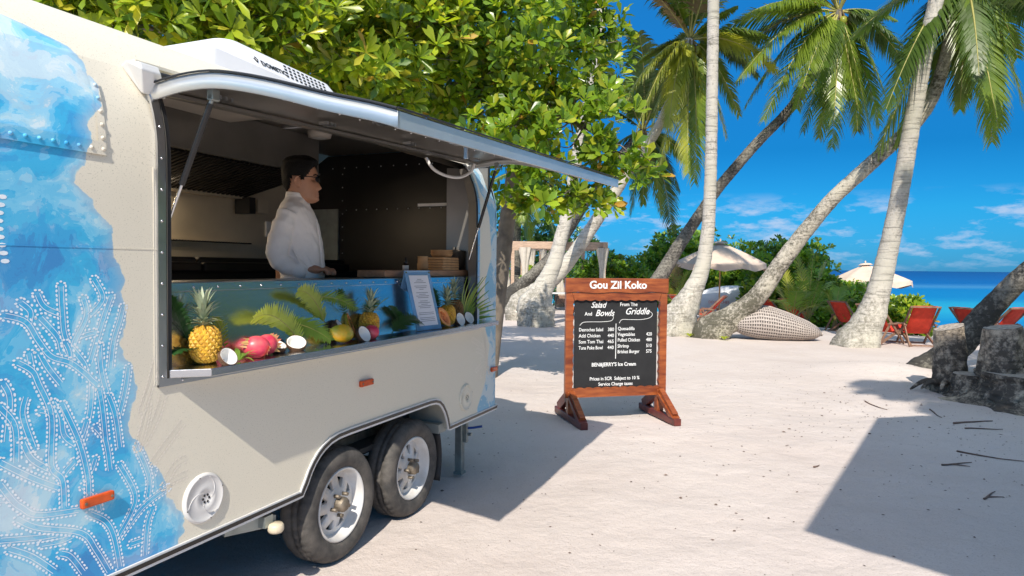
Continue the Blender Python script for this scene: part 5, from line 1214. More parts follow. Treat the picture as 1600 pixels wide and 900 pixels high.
palm('long curved mossy palm trunk leaning right over the rattan pod',
     [(1112, 520, 15.4, 66), (1145, 497, 15.3, 48), (1183, 464, 15.1, 39), (1223, 408, 14.9, 34), (1258, 362, 14.7, 31), (1300, 312, 14.4, 29), (1345, 270, 14.2, 28), (1395, 225, 14, 27), (1432, 190, 13.8, 26), (1458, 150, 13.6, 25), (1475, 100, 13.4, 25), (1487, 50, 13.2, 24), (1497, 0, 13, 24), (1505, -45, 13, 24)], M['palmbark_patchy'],
     tips=[(1372, 236, .3, .10), (1395, 120, .5, .2), (1330, 60, .5, .2), (1445, 175, .9, .15), (1550, 222, .2, .22), (1598, 160, -.6, .28), (1512, 150, .8, .12), (1530, 120, -1.0, .15), (1640, 60, 0, .25), (1620, -40, .6, .2), (1560, 130, 1.5, .25), (1450, -220, 1, .1), (1400, -120, 1, .15), (1570, -200, -1, .1), (1340, -60, -1, .2), (1450, 60, 1.6, .15), (1400, 228, .8, .12), (1415, 120, .9, .16), (1385, 170, -.3, .2), (1530, 60, -.6, .25), (1590, 90, 1.0, .25), (1560, 200, -.9, .2), (1500, 170, .8, .12)], seed=12, mats=[M['frondd'], M['frond']], nuts=5)
palm('pale smooth palm trunk leaning slightly right in front of the deck chairs',
     [(1338, 545, 14, 82), (1352, 515, 14, 60), (1368, 475, 14, 46), (1384, 410, 13.9, 38), (1399, 340, 13.7, 34), (1412, 270, 13.5, 33), (1424, 200, 13.3, 31), (1437, 130, 13.1, 30), (1450, 60, 12.9, 29), (1463, 0, 12.8, 28), (1482, -80, 12.6, 27), (1505, -190, 12.4, 26)], M['palmbark'], nrand=12, seed=13, mats=G3, droopr=(0, .35))
palm('slender palm with dark trunk arching right under a full drooping crown',
     [(985, 505, 20, 52), (1003, 475, 20, 38), (1035, 427, 20, 30), (1062, 382, 20, 26), (1090, 340, 20, 23), (1120, 297, 19.8, 22), (1155, 255, 19.6, 21), (1190, 216, 19.4, 20), (1230, 175, 19.2, 19), (1262, 130, 19, 18), (1285, 85, 19, 18), (1300, 50, 19, 17), (1311, 18, 19, 17)], M['palmbark_dark'],
     tips=[(1128, 45, .5, .18), (1150, 130, -1, .28), (1192, 190, -.5, .30), (1215, 150, .8, .22), (1255, 205, -1.2, .2), (1290, 170, .4, .15), (1300, 230, -1.0, .12), (1340, 205, .5, .12), (1362, 215, -.8, .22), (1390, 170, -.2, .28), (1420, 110, .6, .28), (1400, 30, 0, .2), (1350, -80, .5, .1), (1270, -100, -.5, .1), (1200, -30, 1, .2), (1170, 20, -1.2, .2), (1245, 100, 1.8, .2), (1165, 165, .4, .3), (1225, 200, .2, .22), (1245, 170, -1, .2), (1320, 150, -.4, .12), (1345, 190, -.9, .16), (1375, 195, .5, .22), (1410, 70, -.8, .25), (1140, 90, .8, .25), (1280, 215, .8, .12)], seed=14, mats=[M['frond'], M['frondd'], M['frond']], nuts=6, L=3.6)
palm('yellow-green palm crown beside the bush tree on a leaning trunk behind the table',
     [(818, 480, 20, 60), (845, 452, 20, 40), (885, 412, 20, 30), (925, 355, 20, 26), (958, 305, 19.8, 24), (990, 255, 19.6, 22), (1028, 200, 19.4, 20), (1050, 150, 19.2, 19), (1066, 100, 19, 18), (1078, 62, 19, 17)], M['palmbark'],
     tips=[(975, 160, -.6, .30), (982, 245, -1, .38), (1000, 95, .5, .2), (1030, 265, -.8, .22), (1062, 250, .2, .14), (1085, 285, -1, .12), (1100, 210, .6, .2), (1118, 235, -.5, .25), (1155, 180, .4, .30), (1200, 60, .2, .2), (1185, 120, 1.0, .25), (1150, 10, -.4, .15), (1085, -60, .4, .1), (1010, -20, -.6, .15), (1020, 160, 1.4, .2), (1140, 60, 1.5, .2), (1215, 110, -.6, .28), (1010, 230, -.4, .32), (1045, 200, -1.0, .25), (995, 130, .2, .3), (1075, 270, -.8, .14), (1135, 215, -.2, .28), (1175, 75, .8, .25), (1040, -20, .2, .15)], seed=15, mats=[M['frondy'], M['frond']], nuts=6, L=3.6,
     pick=[M['frondy'], M['frondy'], M['frond'], M['frondy'], M['frondy'], M['frond'], M['frond'], M['frondy'], M['frond'], M['frond'], M['frondd'], M['frond'], M['frond'], M['froddry'], M['frondd'], M['frond'], M['frondy']])
palm('thick mottled white palm trunk nearest the folding table, disappearing into the leaves above',
     [(838, 480, 18, 66), (848, 452, 18, 44), (866, 412, 18, 31), (877, 370, 18, 27), (887, 330, 18, 25), (894, 290, 17.8, 24), (902, 240, 17.6, 24), (915, 180, 17.4, 23), (927, 120, 17.2, 22), (937, 40, 17, 22), (945, -60, 17, 21), (950, -160, 17, 20)], M['palmbark'], nrand=10, seed=16, mats=G3, droopr=(0, .3))
palm('dark leaning palm trunk behind the mottled white one, crown drooping below the bush tree',
     [(796, 468, 23, 36), (830, 432, 23, 24), (865, 396, 23, 20), (895, 350, 23, 19), (920, 310, 23, 18), (955, 262, 22.8, 17), (985, 225, 22.6, 16), (1005, 205, 22.5, 15)], M['palmbark_dark'],
     tips=[(1062, 300, -.5, .25), (1035, 335, 0, .2), (1080, 255, .8, .25), (1005, 320, .5, .15), (985, 335, -.4, .2), (960, 290, 1, .25), (930, 260, .4, .25), (940, 170, 0, .2), (1080, 180, .3, .2), (1010, 110, -.5, .1), (1050, 360, 1.2, .3)], seed=17, mats=[M['frondd'], M['frond']], nuts=0, L=3)
palm('shaded palm with hanging dark fronds behind the curtained pergola',
     [(806, 470, 27, 26), (806, 400, 27, 20), (808, 330, 27, 18), (812, 270, 27, 17)], M['palmbark_dark'],
     tips=[(785, 375, -1, .2), (800, 345, .5, .12), (822, 372, 0, .15), (842, 345, -.8, .25), (868, 370, .2, .35), (880, 330, -.6, .3), (775, 330, .3, .2), (850, 300, .8, .25), (760, 290, -.4, .2), (860, 260, 0, .2), (830, 380, 1.4, .25), (815, 350, -1.4, .2), (895, 300, .4, .2)], seed=18, mats=[M['frondd'], M['frond'], M['frondd']], nuts=0, L=3)
palm('dark fallen palm trunk rising to the right out of the sand behind the stumps',
     [(1432, 592, 10.4, 60), (1462, 570, 10.4, 54), (1495, 545, 10.4, 48), (1525, 510, 10.4, 46), (1560, 470, 10.3, 43), (1600, 430, 10.1, 41), (1655, 385, 9.9, 38), (1750, 300, 9.6, 35), (1850, 190, 9.4, 32), (1920, 60, 9.2, 30)], M['palmbark_dark'], nrand=9, seed=19, mats=G3, roots=6, droopr=(0, .3))
# the palm that stands beside the photographer on the right and shades the stumps
Q = [(7.4, -1.8, -.1, .30), (7.2, -1.6, 1.2, .20), (6.6, -.9, 3.6, .16), (5.7, -.2, 6.0, .15), (5.1, .1, 7.9, .14)]
off = V((7.4, -1.8, 0)); root = empty('palm_tree', off, 0, category='palm tree', label='palm standing outside the frame on the right, its fronds shading the two stumps', group='coconut palms on the beach')
b = trunk_mesh(Q, M['palmbark'], seed=20, roots=8); b.v = [tuple(V(v) - off) for v in b.v]; b.build('trunk', M['palmbark'], root)
for k in range(38):
    a = k * 2.4 + rnd.uniform(-.2, .2); c = V(Q[-1][:3]) - off; el_ = [.6, .1, -.3, -.6][k % 4]
    tip = c + V((math.cos(a) * math.cos(el_), math.sin(a) * math.cos(el_), math.sin(el_))) * (1.9 if math.cos(a) < -.2 else 2.6)
    link('frond', frond_mesh(c, tip, .5, 50, .6, .085, .3, [M['frond'], M['rachis']], .03, 900 + k, bare=.12), root)

# ================================================================== BROAD-LEAVED TREES AND BUSHES
def leafshape(L, wmax, tipr, cv, seg=4):
    """obovate leaf along +X, folded along the midrib, curling down towards the tip"""
    b = MB(); P = []
    for k in range(seg + 1):
        t = k / seg; w = wmax * (t ** tipr) * (1 - max(0, (t - .72) / .28) ** 2.2) ** .5 if k < seg else 0
        w = max(w, .0012); x = L * t; z = -cv * L * t * t
        P += [(x, -w, z + .22 * w), (x, 0, z), (x, w, z + .22 * w)]
    b.add(P, [(3 * k + j, 3 * k + j + 1, 3 * k + j + 4, 3 * k + j + 3) for k in range(seg) for j in range(2)]); return b
LSR = [leafshape(1, .30, .9, .10), leafshape(1, .27, .8, .22), leafshape(1, .33, 1.0, .02)]
LSL = [leafshape(1, .20, .8, .16), leafshape(1, .17, .7, .34), leafshape(1, .22, .9, .05)]
def rosettes(centres, r_, nl, L, tilt=(.45, 1.15)):
    """returns leaf transforms: (matrix, material index, shape index)"""
    out = []
    for c, axis_ in centres:
        q = V((0, 0, 1)).rotation_difference(axis_.normalized()); sc = r_.uniform(.75, 1.15); tone = r_.random()
        n_ = r_.randint(*nl); ph = r_.uniform(0, 6.3)
        for k in range(n_):
            a = ph + k * 2.4; tl_ = lerp(*tilt, (k / n_) ** .8) + r_.uniform(-.15, .15)    # angle from the axis
            d = V((math.sin(tl_) * math.cos(a), math.sin(tl_) * math.sin(a), math.cos(tl_))); d = q @ d; ax = q @ V((0, 0, 1))
            s_ = d.cross(ax); s_.normalize(); n2 = s_.cross(d).normalized(); l = L * sc * r_.uniform(.65, 1.1)
            tw_ = Quaternion(d, r_.uniform(-.6, .6)); s2 = tw_ @ s_; n3 = tw_ @ n2
            m_ = Matrix((d * l, s2 * l, n3 * l)).transposed().to_4x4(); m_.translation = c + d * .015
            u = r_.random(); mi = (0 if u < .42 else 1 if u < .78 else 2 if u < .90 else 3) if tone > .2 else (1 if u < .5 else 3 if u < .8 else 2)
            if r_.random() < .013: mi = 4
            out.append((m_, mi, r_.randrange(3)))
    return out
def clumps(ells, n, r_, shellb=.5, keep=None):
    """rosette centres spread through ellipsoids (centre, radii), denser near the surface, with gaps from 3-D noise"""
    vol = [e_[1][0] * e_[1][1] * e_[1][2] for e_ in ells]; tot = sum(v ** .7 for v in vol); out = []
    for e_, v in zip(ells, vol):
        for k in range(int(n * v ** .7 / tot)):
            d = V((r_.gauss(0, 1), r_.gauss(0, 1), r_.gauss(0, 1))).normalized(); rr = r_.random() ** shellb * (1 + .18 * noise.noise(d * 2.2 + e_[0]))
            p = e_[0] + V((d.x * e_[1][0], d.y * e_[1][1], d.z * e_[1][2])) * rr
            if noise.noise(p * 2.1) < -.30 or (keep and not keep(p)): continue
            ax = (d + V((0, -.25, .75)) + V((r_.uniform(-.4, .4), r_.uniform(-.4, .4), r_.uniform(-.2, .4))))
            out.append((p, ax + V((0, -.35, 0))))
    return out
def foliage(root, leaves, shapes, mats, off, nparts, name='leaf', minpx=9):
    """the largest visible leaves become parts of their own (shared meshes), the rest one mass"""
    sing = set()
    if nparts:
        c = []
        for k, (m_, mi, si) in enumerate(leaves):
            p = m_.translation
            if p.y < 1: continue
            x, y, d = proj(p)
            if 0 < x < 1600 and 0 < y < 900: c.append((d, k, x, y, m_.to_scale()[0]))
        c.sort(); grid_ = {}
        for d, k, x, y, l in c:
            g = (int(x / 15), int(y / 15))
            if grid_.get(g, 0) >= 1 or l * FPX / d < minpx: continue
            grid_[g] = 1; sing.add(k)
            if len(sing) >= nparts: break
    proto = {}
    for si in range(3):
        for mi in range(5):
            b = MB(); b.v = shapes[si].v; b.f = shapes[si].f; b.mi = shapes[si].mi; b.sm = shapes[si].sm; proto[(si, mi)] = b.mesh(name, mats[mi])
    b = MB()
    T_ = Matrix.Translation(-off)
    for k, (m_, mi, si) in enumerate(leaves):
        if k in sing:
            o = bpy.data.objects.new(name, proto[(si, mi)]); COL.objects.link(o); o.parent = root; o.matrix_local = T_ @ m_
        else:
            m2 = T_ @ m_; b.add([m2 @ V(v) for v in shapes[si].v], shapes[si].f, mi)
    b.build('foliage', mats, root, fix=False, kind='stuff')
def limbs(root, base, ells, off, r_, rb=.10, nsub=5, mat='branch'):
    for e_ in ells:
        b = MB(); c = e_[0]; mid = (base + c) / 2 + V((r_.uniform(-.2, .2), r_.uniform(-.2, .2), .2))
        b.tube([V(p) - off for p in spline([tuple(base), tuple(mid), tuple(c)], 5)], [lerp(rb, rb * .35, k / 10) for k in range(11)], 8)
        for k in range(nsub):
            d = V((r_.gauss(0, 1), r_.gauss(0, 1), r_.gauss(.3, 1))).normalized(); e2 = c + V((d.x * e_[1][0], d.y * e_[1][1], d.z * e_[1][2])) * .9; s_ = mid.lerp(c, r_.uniform(.4, 1)); m2 = (s_ + e2) / 2 + V((0, 0, r_.uniform(-.1, .15)))
            b.tube([V(p) - off for p in spline([tuple(s_), tuple(m2), tuple(e2)], 4)], [lerp(rb * .3, rb * .07, q / 8) for q in range(9)], 5)
        b.build('limb', M[mat], root)
r_ = random.Random(3)
def behind(p):                                   # keep leaves out of the trailer
    s_, i_ = p.dot(TD), -(p.dot(TN)) - TH
    return not (s_ < 5.05 and -1.3 < i_ < 2.0 and p.z < 2.95) and not (s_ < 4.7 and i_ < 2.0)
EL = [(at(832, 60, 8.6), (1.25, 1.0, 1.0)), (at(715, 20, 8.6), (.95, .9, .9)), (at(905, 190, 8.4), (.75, .7, .62)), (at(820, 235, 8.2), (.72, .6, .62)), (at(990, 268, 8.3), (.38, .35, .20)), (at(700, 130, 9.0), (.85, .8, .75)), (at(780, 150, 9.0), (.9, .7, .8)), (at(905, 60, 8.8), (.62, .6, .65)), (at(850, 312, 8.2), (.55, .45, .24)), (at(925, 315, 8.4), (.42, .4, .18)), (at(935, 235, 8.3), (.55, .5, .32)), (at(760, -90, 10.2), (1.6, 1.0, .9)), (at(800, 245, 8.3), (.35, .4, .3))]
base = V((-.35, 9.6, 0)); root = empty('broadleaf_tree', base, 0, category='tree', label='tree with rounded glossy bright green leaves behind the far end of the trailer', group='leafy trees behind the trailer')
lv = rosettes(clumps(EL, 2500, r_, .55, behind), r_, (6, 9), .172)
foliage(root, lv, LSR, LEAFR, base, 298)
b = MB(); fork = at(815, 180, 9.3); b.tube([V(p) - base for p in spline([tuple(base), (-.2, 9.6, 1.2), tuple(fork)], 6)], [lerp(.16, .09, k / 12) for k in range(13)], 12); b.build('trunk', M['branch'], root)
limbs(root, fork, EL, base, r_, .05)
EL2 = [(at(115, -30, 7.0), (.8, .5, .5)), (at(210, 10, 6.4), (.65, .6, .50)), (at(330, 20, 6.8), (.8, .7, .55)), (at(440, 40, 7.2), (.85, .7, .65)), (at(560, 60, 7.6), (.85, .7, .65)), (at(600, 130, 8.0), (.5, .5, .4)), (at(500, -10, 8.4), (1.1, .7, .6)), (at(300, -80, 9.0), (1.6, .8, .7)), (at(660, 40, 8.0), (.6, .6, .7)), (at(560, 150, 8.2), (.7, .5, .4)), (at(120, 20, 6.3), (.4, .5, .35))]
base = at(420, 420, 9.0); base.z = 0; root = empty('broadleaf_tree', base, 0, category='tree', label='dense tree with long pointed yellow-green leaves rising over the trailer roof', group='leafy trees behind the trailer')
lv = rosettes(clumps(EL2, 2100, r_, .55, behind), r_, (7, 11), .235, (.35, 1.25))
foliage(root, lv, LSL, LEAFL, base, 298)
b = MB(); fork = at(430, 150, 8.8); b.tube([V(p) - base for p in spline([tuple(base), tuple(base + V((.1, 0, 1.2))), tuple(fork)], 6)], [lerp(.14, .08, k / 12) for k in range(13)], 12); b.build('trunk', M['branch'], root)
limbs(root, fork, EL2, base, r_, .045)
# backing growth deeper behind the roof so that the tree reads dense
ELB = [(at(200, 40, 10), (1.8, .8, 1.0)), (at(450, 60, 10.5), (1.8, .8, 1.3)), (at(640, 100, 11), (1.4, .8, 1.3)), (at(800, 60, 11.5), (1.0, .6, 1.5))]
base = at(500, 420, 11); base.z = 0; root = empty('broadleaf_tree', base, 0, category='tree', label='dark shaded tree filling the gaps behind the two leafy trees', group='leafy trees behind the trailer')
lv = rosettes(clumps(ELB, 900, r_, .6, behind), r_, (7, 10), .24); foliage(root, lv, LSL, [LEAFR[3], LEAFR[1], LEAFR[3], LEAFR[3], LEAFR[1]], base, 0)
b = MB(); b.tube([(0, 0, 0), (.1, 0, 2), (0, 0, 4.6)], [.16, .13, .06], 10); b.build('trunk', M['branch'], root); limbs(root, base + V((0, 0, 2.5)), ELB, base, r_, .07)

def bush(label, parts, n, L=.25, mats=LEAFB, shapes=LSR, nl=(6, 9), seed=0, nsub=3):
    r_ = random.Random(seed); E_ = [(at(px, py, D), rad) for px, py, D, rad in parts]; c = sum((e_[0] for e_ in E_), V((0, 0, 0))) / len(E_); base = V((c.x, c.y, gz(c.x, c.y)))
    root = empty('beach_bush', base, 0, category='bush', label=label, group='green bushes along the back of the beach')
    lv = rosettes(clumps(E_, n, r_, .45, lambda p: p.z > gz(p.x, p.y) + .03), r_, nl, L); foliage(root, lv, shapes, mats, base, 0); limbs(root, base, E_, base, r_, .03, nsub); return root
bush('low bright green bush between the pergola and the menu board', [(955, 432, 26, (.9, .8, .9)), (925, 440, 26, (.6, .6, .8)), (990, 440, 25.5, (.6, .6, .7)), (1030, 452, 25.5, (.7, .6, .6))], 1100, seed=31)
bush('rounded green bush just above the top of the menu board', [(1010, 438, 27, (1.0, .8, 1.0)), (1050, 405, 27, (1.1, .8, 1.2)), (975, 448, 27, (1.0, .8, .8))], 1100, seed=32)
bush('tall dark green bush behind the slender palm and big parasol', [(1060, 398, 28, (1.1, .9, 1.1)), (1090, 405, 28, (1.2, .9, 1.3)), (1040, 430, 28, (1.1, .9, 1.2)), (1120, 440, 28, (1.2, .9, 1.2))], 1200, seed=33)
bush('green bush between the white boat and the parasol canopy', [(1150, 425, 28, (1.5, .9, 1.3)), (1200, 420, 27, (1.3, .9, 1.2)), (1175, 455, 27.5, (1.8, .9, 1.0))], 1300, seed=34)
bush('green bush behind the deck chairs right of the mossy leaning trunk', [(1225, 420, 24, (1.2, .8, 1.0)), (1215, 455, 23, (1.2, .8, .9)), (1262, 422, 23, (.9, .8, 1.0)), (1270, 465, 22, (.9, .7, .9)), (1200, 475, 23, (1.0, .7, .6))], 1400, seed=35)
bush('dark green bush below the second parasol', [(1300, 480, 22, (1.1, .8, .65)), (1335, 475, 23, (1.1, .8, .8)), (1270, 470, 22, (.9, .8, 1.0)), (1380, 490, 23, (1.0, .8, .6))], 1500, seed=36)
bush('bright green bush at the water edge behind the two nearest deck chairs', [(1418, 492, 18.5, (.50, .5, .48)), (1400, 505, 18.5, (.5, .5, .40)), (1438, 505, 18.5, (.28, .4, .38))], 560, .19, LEAFR, seed=37)
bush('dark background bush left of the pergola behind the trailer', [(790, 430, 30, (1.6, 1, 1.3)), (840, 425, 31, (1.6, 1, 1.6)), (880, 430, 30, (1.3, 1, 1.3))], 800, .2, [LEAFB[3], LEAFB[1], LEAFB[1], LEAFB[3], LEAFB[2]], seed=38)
bush('small yellow-green bush inside the pergola', [(818, 462, 25.5, (.5, .4, .5)), (828, 440, 25.6, (.35, .35, .6))], 160, .18, [LEAFB[2], LEAFB[0], LEAFB[2], LEAFB[1], LEAFB[4]], seed=39)
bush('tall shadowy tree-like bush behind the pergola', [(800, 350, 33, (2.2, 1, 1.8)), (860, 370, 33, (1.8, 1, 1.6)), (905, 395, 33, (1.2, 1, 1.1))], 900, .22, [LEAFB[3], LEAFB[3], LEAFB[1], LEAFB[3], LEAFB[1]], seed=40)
def youngpalm(label, px, py, D, tips, mats, n=18, seed=0):
    p = at(px, py, D); p.z = gz(p.x, p.y); root = empty('young_palm', p, 0, category='young palm', label=label, group='young palms growing in the hedge')
    b = MB(); b.lathe([(.10, -.05), (.09, .1), (.05, .25), (0, .3)], 10); b.build('stem', M['froddry'], root)
    for k, (tx_, ty, dd) in enumerate(tips):
        link('frond', frond_mesh((0, 0, .2), at(tx_, ty, D + dd) - p, .35, n, .38, .045, .25, [mats[k % len(mats)], M['rachis']], .018, seed * 40 + k, bare=.2, fwdk=.9), root)
FM = [M['fern'], M['frondy'], M['fern'], M['frond']]
youngpalm('young palm with upright yellow-green fronds in the hedge right of the rattan pod', 1262, 500, 19.5, [(1272, 388, 0), (1245, 400, .4), (1290, 410, -.3), (1220, 425, .2), (1300, 440, .5), (1235, 450, -.6), (1280, 440, -.8), (1255, 420, .8), (1298, 470, -.5), (1222, 470, -.3)], FM, seed=1)
youngpalm('spreading young palm low in the hedge beside the deck chair', 1238, 500, 18.8, [(1205, 440, 0), (1225, 420, .3), (1255, 440, -.5), (1270, 455, .2), (1210, 470, -.5), (1285, 480, -.2), (1245, 455, -.8)], FM, seed=2)
youngpalm('young palm with drooping yellowed fronds right behind the menu board', 1055, 488, 21, [(1035, 425, 0), (1055, 415, .3), (1075, 425, -.3), (1040, 450, -.5), (1085, 445, .2), (1048, 468, -.3), (1072, 462, -.5), (1095, 430, .6)], [M['frondy'], M['froddry'], M['fern']], seed=3)
youngpalm('dark young palm at the foot of the hedge below the second parasol', 1305, 515, 18.5, [(1290, 455, 0), (1312, 450, .3), (1330, 470, -.3), (1285, 480, -.3), (1325, 495, -.5), (1300, 470, .5)], [M['frond'], M['fern']], seed=4)

# ================================================================== BEACH FURNITURE
def parasol(label, px, ptop, D, rr, tilt, seed):
    p = at(px, 470, D); p.z = gz(p.x, p.y); ztop = at(px, ptop, D).z - p.z; root = empty('beach_parasol', p, 0, category='parasol', label=label, group='cream beach parasols')
    b = MB(); b.tube([(0, 0, -.1), (0, 0, ztop)], .026, 10); b.build('pole', M['pole'], root)
    can = empty('canopy_frame', (0, 0, ztop), .2 + seed); can.parent = root; can.rotation_euler = (tilt, 0, .2 + seed)
    n = 8; b = MB(); P = []; H_ = rr * .44
    for ring in range(9):
        t = ring / 8; 
        for j in range(n * 6):
            a = 2 * math.pi * j / (n * 6); seg = (j % 6) / 6; cs = math.cos(math.pi / n) / math.cos((seg - .5) * 2 * math.pi / n); r = rr * t * lerp(1, cs, .9)
            P.append((r * math.cos(a), r * math.sin(a), -H_ * (.22 * t ** 2.0 + .78 * t) - .05 * t * math.sin(math.pi * seg)))
    nn = n * 6; b.add(P, [(k * nn + j, k * nn + (j + 1) % nn, (k + 1) * nn + (j + 1) % nn, (k + 1) * nn + j) for k in range(8) for j in range(nn)])
    b.build('canopy', M['canopy'], can)
    b = MB(); P = []
    for j in range(nn + 1):
        a = 2 * math.pi * j / nn; seg = (j % 6) / 6; cs = math.cos(math.pi / n) / math.cos((seg - .5) * 2 * math.pi / n); r = rr * lerp(1, cs, .9); z = -H_ - .05 * math.sin(math.pi * seg)
        P += [(r * math.cos(a), r * math.sin(a), z), (r * 1.01 * math.cos(a), r * 1.01 * math.sin(a), z - .20 + .05 * abs(math.cos(math.pi * seg)))]
    b.add(P, [(2 * j, 2 * j + 2, 2 * j + 3, 2 * j + 1) for j in range(nn)]); b.build('valance', M['canopy'], can, fix=False)
    b = MB(); b.lathe([(.0, .05), (.16, .03), (.24, -.03)], 16); b.lathe([(0, .13), (.03, .11), (.02, .04)], 10); b.build('vent_cap', M['canopy'], can)
    for j in range(n):
        a = 2 * math.pi * j / n; b = MB(); b.tube([(rr * t * math.cos(a), rr * t * math.sin(a), -H_ * (.22 * t ** 2.0 + .78 * t) - .02) for t in (.02, .3, .6, 1)], .010, 5); b.build('rib', M['pole'], can)
parasol('large cream parasol with scalloped edge over the deck chairs, right of the straight pale trunk', 1124, 379, 22, 1.45, .03, 0)
parasol('cream parasol on lower ground at the water side, half hidden by the pale leaning trunk', 1351, 413, 24, 1.48, -.08, .4)

def chairproto():
    t = empty('deck_chair', (0, 0, 0), 0, category='deck chair')
    w = .30
    A = {}
    for sg in (-1, 1):
        b = MB(); b.bar((sg * w, -.42, .02), (sg * w, .50, .93), .055, .030, upv=V((1, 0, 0))); b.build('back_rail', M['chairwood'], t)
        b = MB(); b.bar((sg * (w - .045), .46, .02), (sg * (w - .045), -.55, .42), .055, .028, upv=V((1, 0, 0))); b.build('seat_rail', M['chairwood'], t)
        b = MB(); b.bar((sg * (w + .03), .55, .03), (sg * (w + .03), .15, .52), .05, .025, upv=V((1, 0, 0))); b.bar((sg * (w + .03), .24, .50), (sg * (w + .03), -.35, .50), .06, .03, upv=V((0, 0, 1))); b.bar((sg * (w + .03), -.32, .49), (sg * (w + .03), -.20, .25), .04, .025, upv=V((1, 0, 0))); b.build('arm_rest', M['chairwood'], t)
    b = MB(); b.bar((-w - .02, .50, .93), (w + .02, .50, .93), .05, .035); b.build('top_bar', M['chairwood'], t)
    b = MB(); b.bar((-w, -.55, .42), (w, -.55, .42), .045, .035); b.build('front_bar', M['chairwood'], t)
    b = MB(); b.bar((-w, .44, .04), (w, .44, .04), .04, .03); b.build('stretcher', M['chairwood'], t); b = MB(); b.bar((-w, -.40, .04), (w, -.40, .04), .04, .03); b.build('stretcher', M['chairwood'], t)
    sp = spline([(.50, .95), (.28, .68), (.08, .42), (-.12, .27), (-.34, .31), (-.55, .44)], 4)
    b = MB(); b.add([(x, y, z + (.0)) for y, z in sp for x in (-w + .05, -.1, .1, w - .05)], [(4 * k + j, 4 * k + j + 1, 4 * k + j + 5, 4 * k + j + 4) for k in range(len(sp) - 1) for j in range(3)]); sl = b.build('sling', M['redcanvas'], t, fix=False)
    md = sl.modifiers.new('s', 'SOLIDIFY'); md.thickness = .012
    return t
proto = chairproto(); first = True
CH = 1.55
chairs = [  # px, foot py, D, heading (degrees, direction the sitter looks), scale, label
    (1432, 548, 14.4, 12, 1.0, 'red deck chair nearest the stumps, its whole back turned to the viewer'),
    (1376, 553, 14.6, 62, 1.0, 'red deck chair seen from the side right behind the pale leaning trunk'),
    (1322, 520, 18.0, 60, .95, 'red deck chair left of the pale leaning trunk, below the second parasol'),
    (1562, 566, 15.6, -15, 1.0, 'red deck chair with canvas back visible between the two stumps and the frame edge'),
    (1520, 572, 15.2, 70, .95, 'red deck chair mostly hidden behind the first stump and the fallen trunk'),
    (1243, 494, 21, 60, 1.0, 'red deck chair in front of the hedge, above the rattan pod'),
    (1210, 486, 22, 65, .95, 'red deck chair just right of the mossy trunk, left of the hedge chair'),
    (1108, 500, 19.5, -60, .95, 'red deck chair showing its crossed wooden frame under the big parasol'),
    (1070, 492, 20, 75, .95, 'red deck chair between the menu board and the straight pale trunk'),
    (803, 460, 26, 20, 1.0, 'red deck chair inside the pergola at its left curtain'),
    (838, 468, 26.5, 60, .95, 'red deck chair in the pergola behind the leaning trunks')]
for px, py, D, hd, sc, lb in chairs:
    p = at(px, py, D); c = proto if first else copy_tree(proto); first = False
    c.location = (p.x, p.y, gz(p.x, p.y)); c.rotation_euler = (0, 0, math.pi + R(-hd)); c.scale = (sc * .9,) * 3; c['label'] = lb; c['group'] = 'red wooden deck chairs'

# rattan pod
pc = at(1212, 505, 15.2); pc.z = gz(pc.x, pc.y); pod = empty('rattan_pod', pc, -.16, category='rattan lounger', label='overturned round grey woven rattan lounger lying on the sand by the mossy trunk')
def podpt(u, v, r=1.0):     # shell tipped on its side: u along the length, v from the sand up over the near face and down the far one
    x = lerp(-.92, .95, u); zt = interp(x, [(-.92, .50), (-.7, .66), (-.4, .76), (-.1, .72), (.3, .58), (.7, .40), (.88, .28), (.95, .18)]); zb = interp(x, [(-.92, .20), (-.7, .08), (-.4, .01), (.0, -.02), (.5, -.01), (.8, .03), (.95, .12)])
    e = max(0, 1 - ((x + .05) / 1.02) ** 2) ** .5; w = v * 2 if v < .5 else 2 - 2 * v; zz = lerp(zb, zt, .5 - .5 * math.cos(math.pi * w)); bulge = math.sin(math.pi * w) * .42 * e + .02
    return V((x, (-1 if v < .5 else 1) * bulge * r + .10 * (zz - .4), zz if r == 1 else lerp(.35, zz, r)))
nu, nvv = 38, 28; b = MB()
for i in range(nu):
    for j in range(nvv):
        c4 = [podpt(i / nu, j / nvv), podpt((i + 1) / nu, j / nvv), podpt((i + 1) / nu, (j + 1) / nvv), podpt(i / nu, (j + 1) / nvv)]; cc = sum(c4, V((0, 0, 0))) / 4
        nn = (c4[1] - c4[0]).cross(c4[3] - c4[0]); nn = nn.normalized() if nn.length > 1e-9 else V((0, 0, 1))
        inn = [cc + (q - cc) * .58 for q in c4]; dp = [q - nn * .030 for q in inn]
        b.add(c4 + inn + dp, [(0, 1, 5, 4), (1, 2, 6, 5), (2, 3, 7, 6), (3, 0, 4, 7), (4, 5, 9, 8), (5, 6, 10, 9), (6, 7, 11, 10), (7, 4, 8, 11)], 0, False)
b.build('woven_shell', M['rattan'], pod, fix=False, kind='stuff')
b = MB(); b.grid(lambda u, v: podpt(.01 + .98 * u, v, .96) , 30, 20); b.build('inner_lining', M['rattan_in'], pod, fix=False)
b = MB(); b.tube([podpt(u / 30, .5) for u in range(31)], .020, 7); b.tube([podpt(0, v / 16) for v in range(17)], .028, 7); b.tube([podpt(1, v / 16) for v in range(17)], .022, 7); b.build('rim_band', M['rattan'], pod)

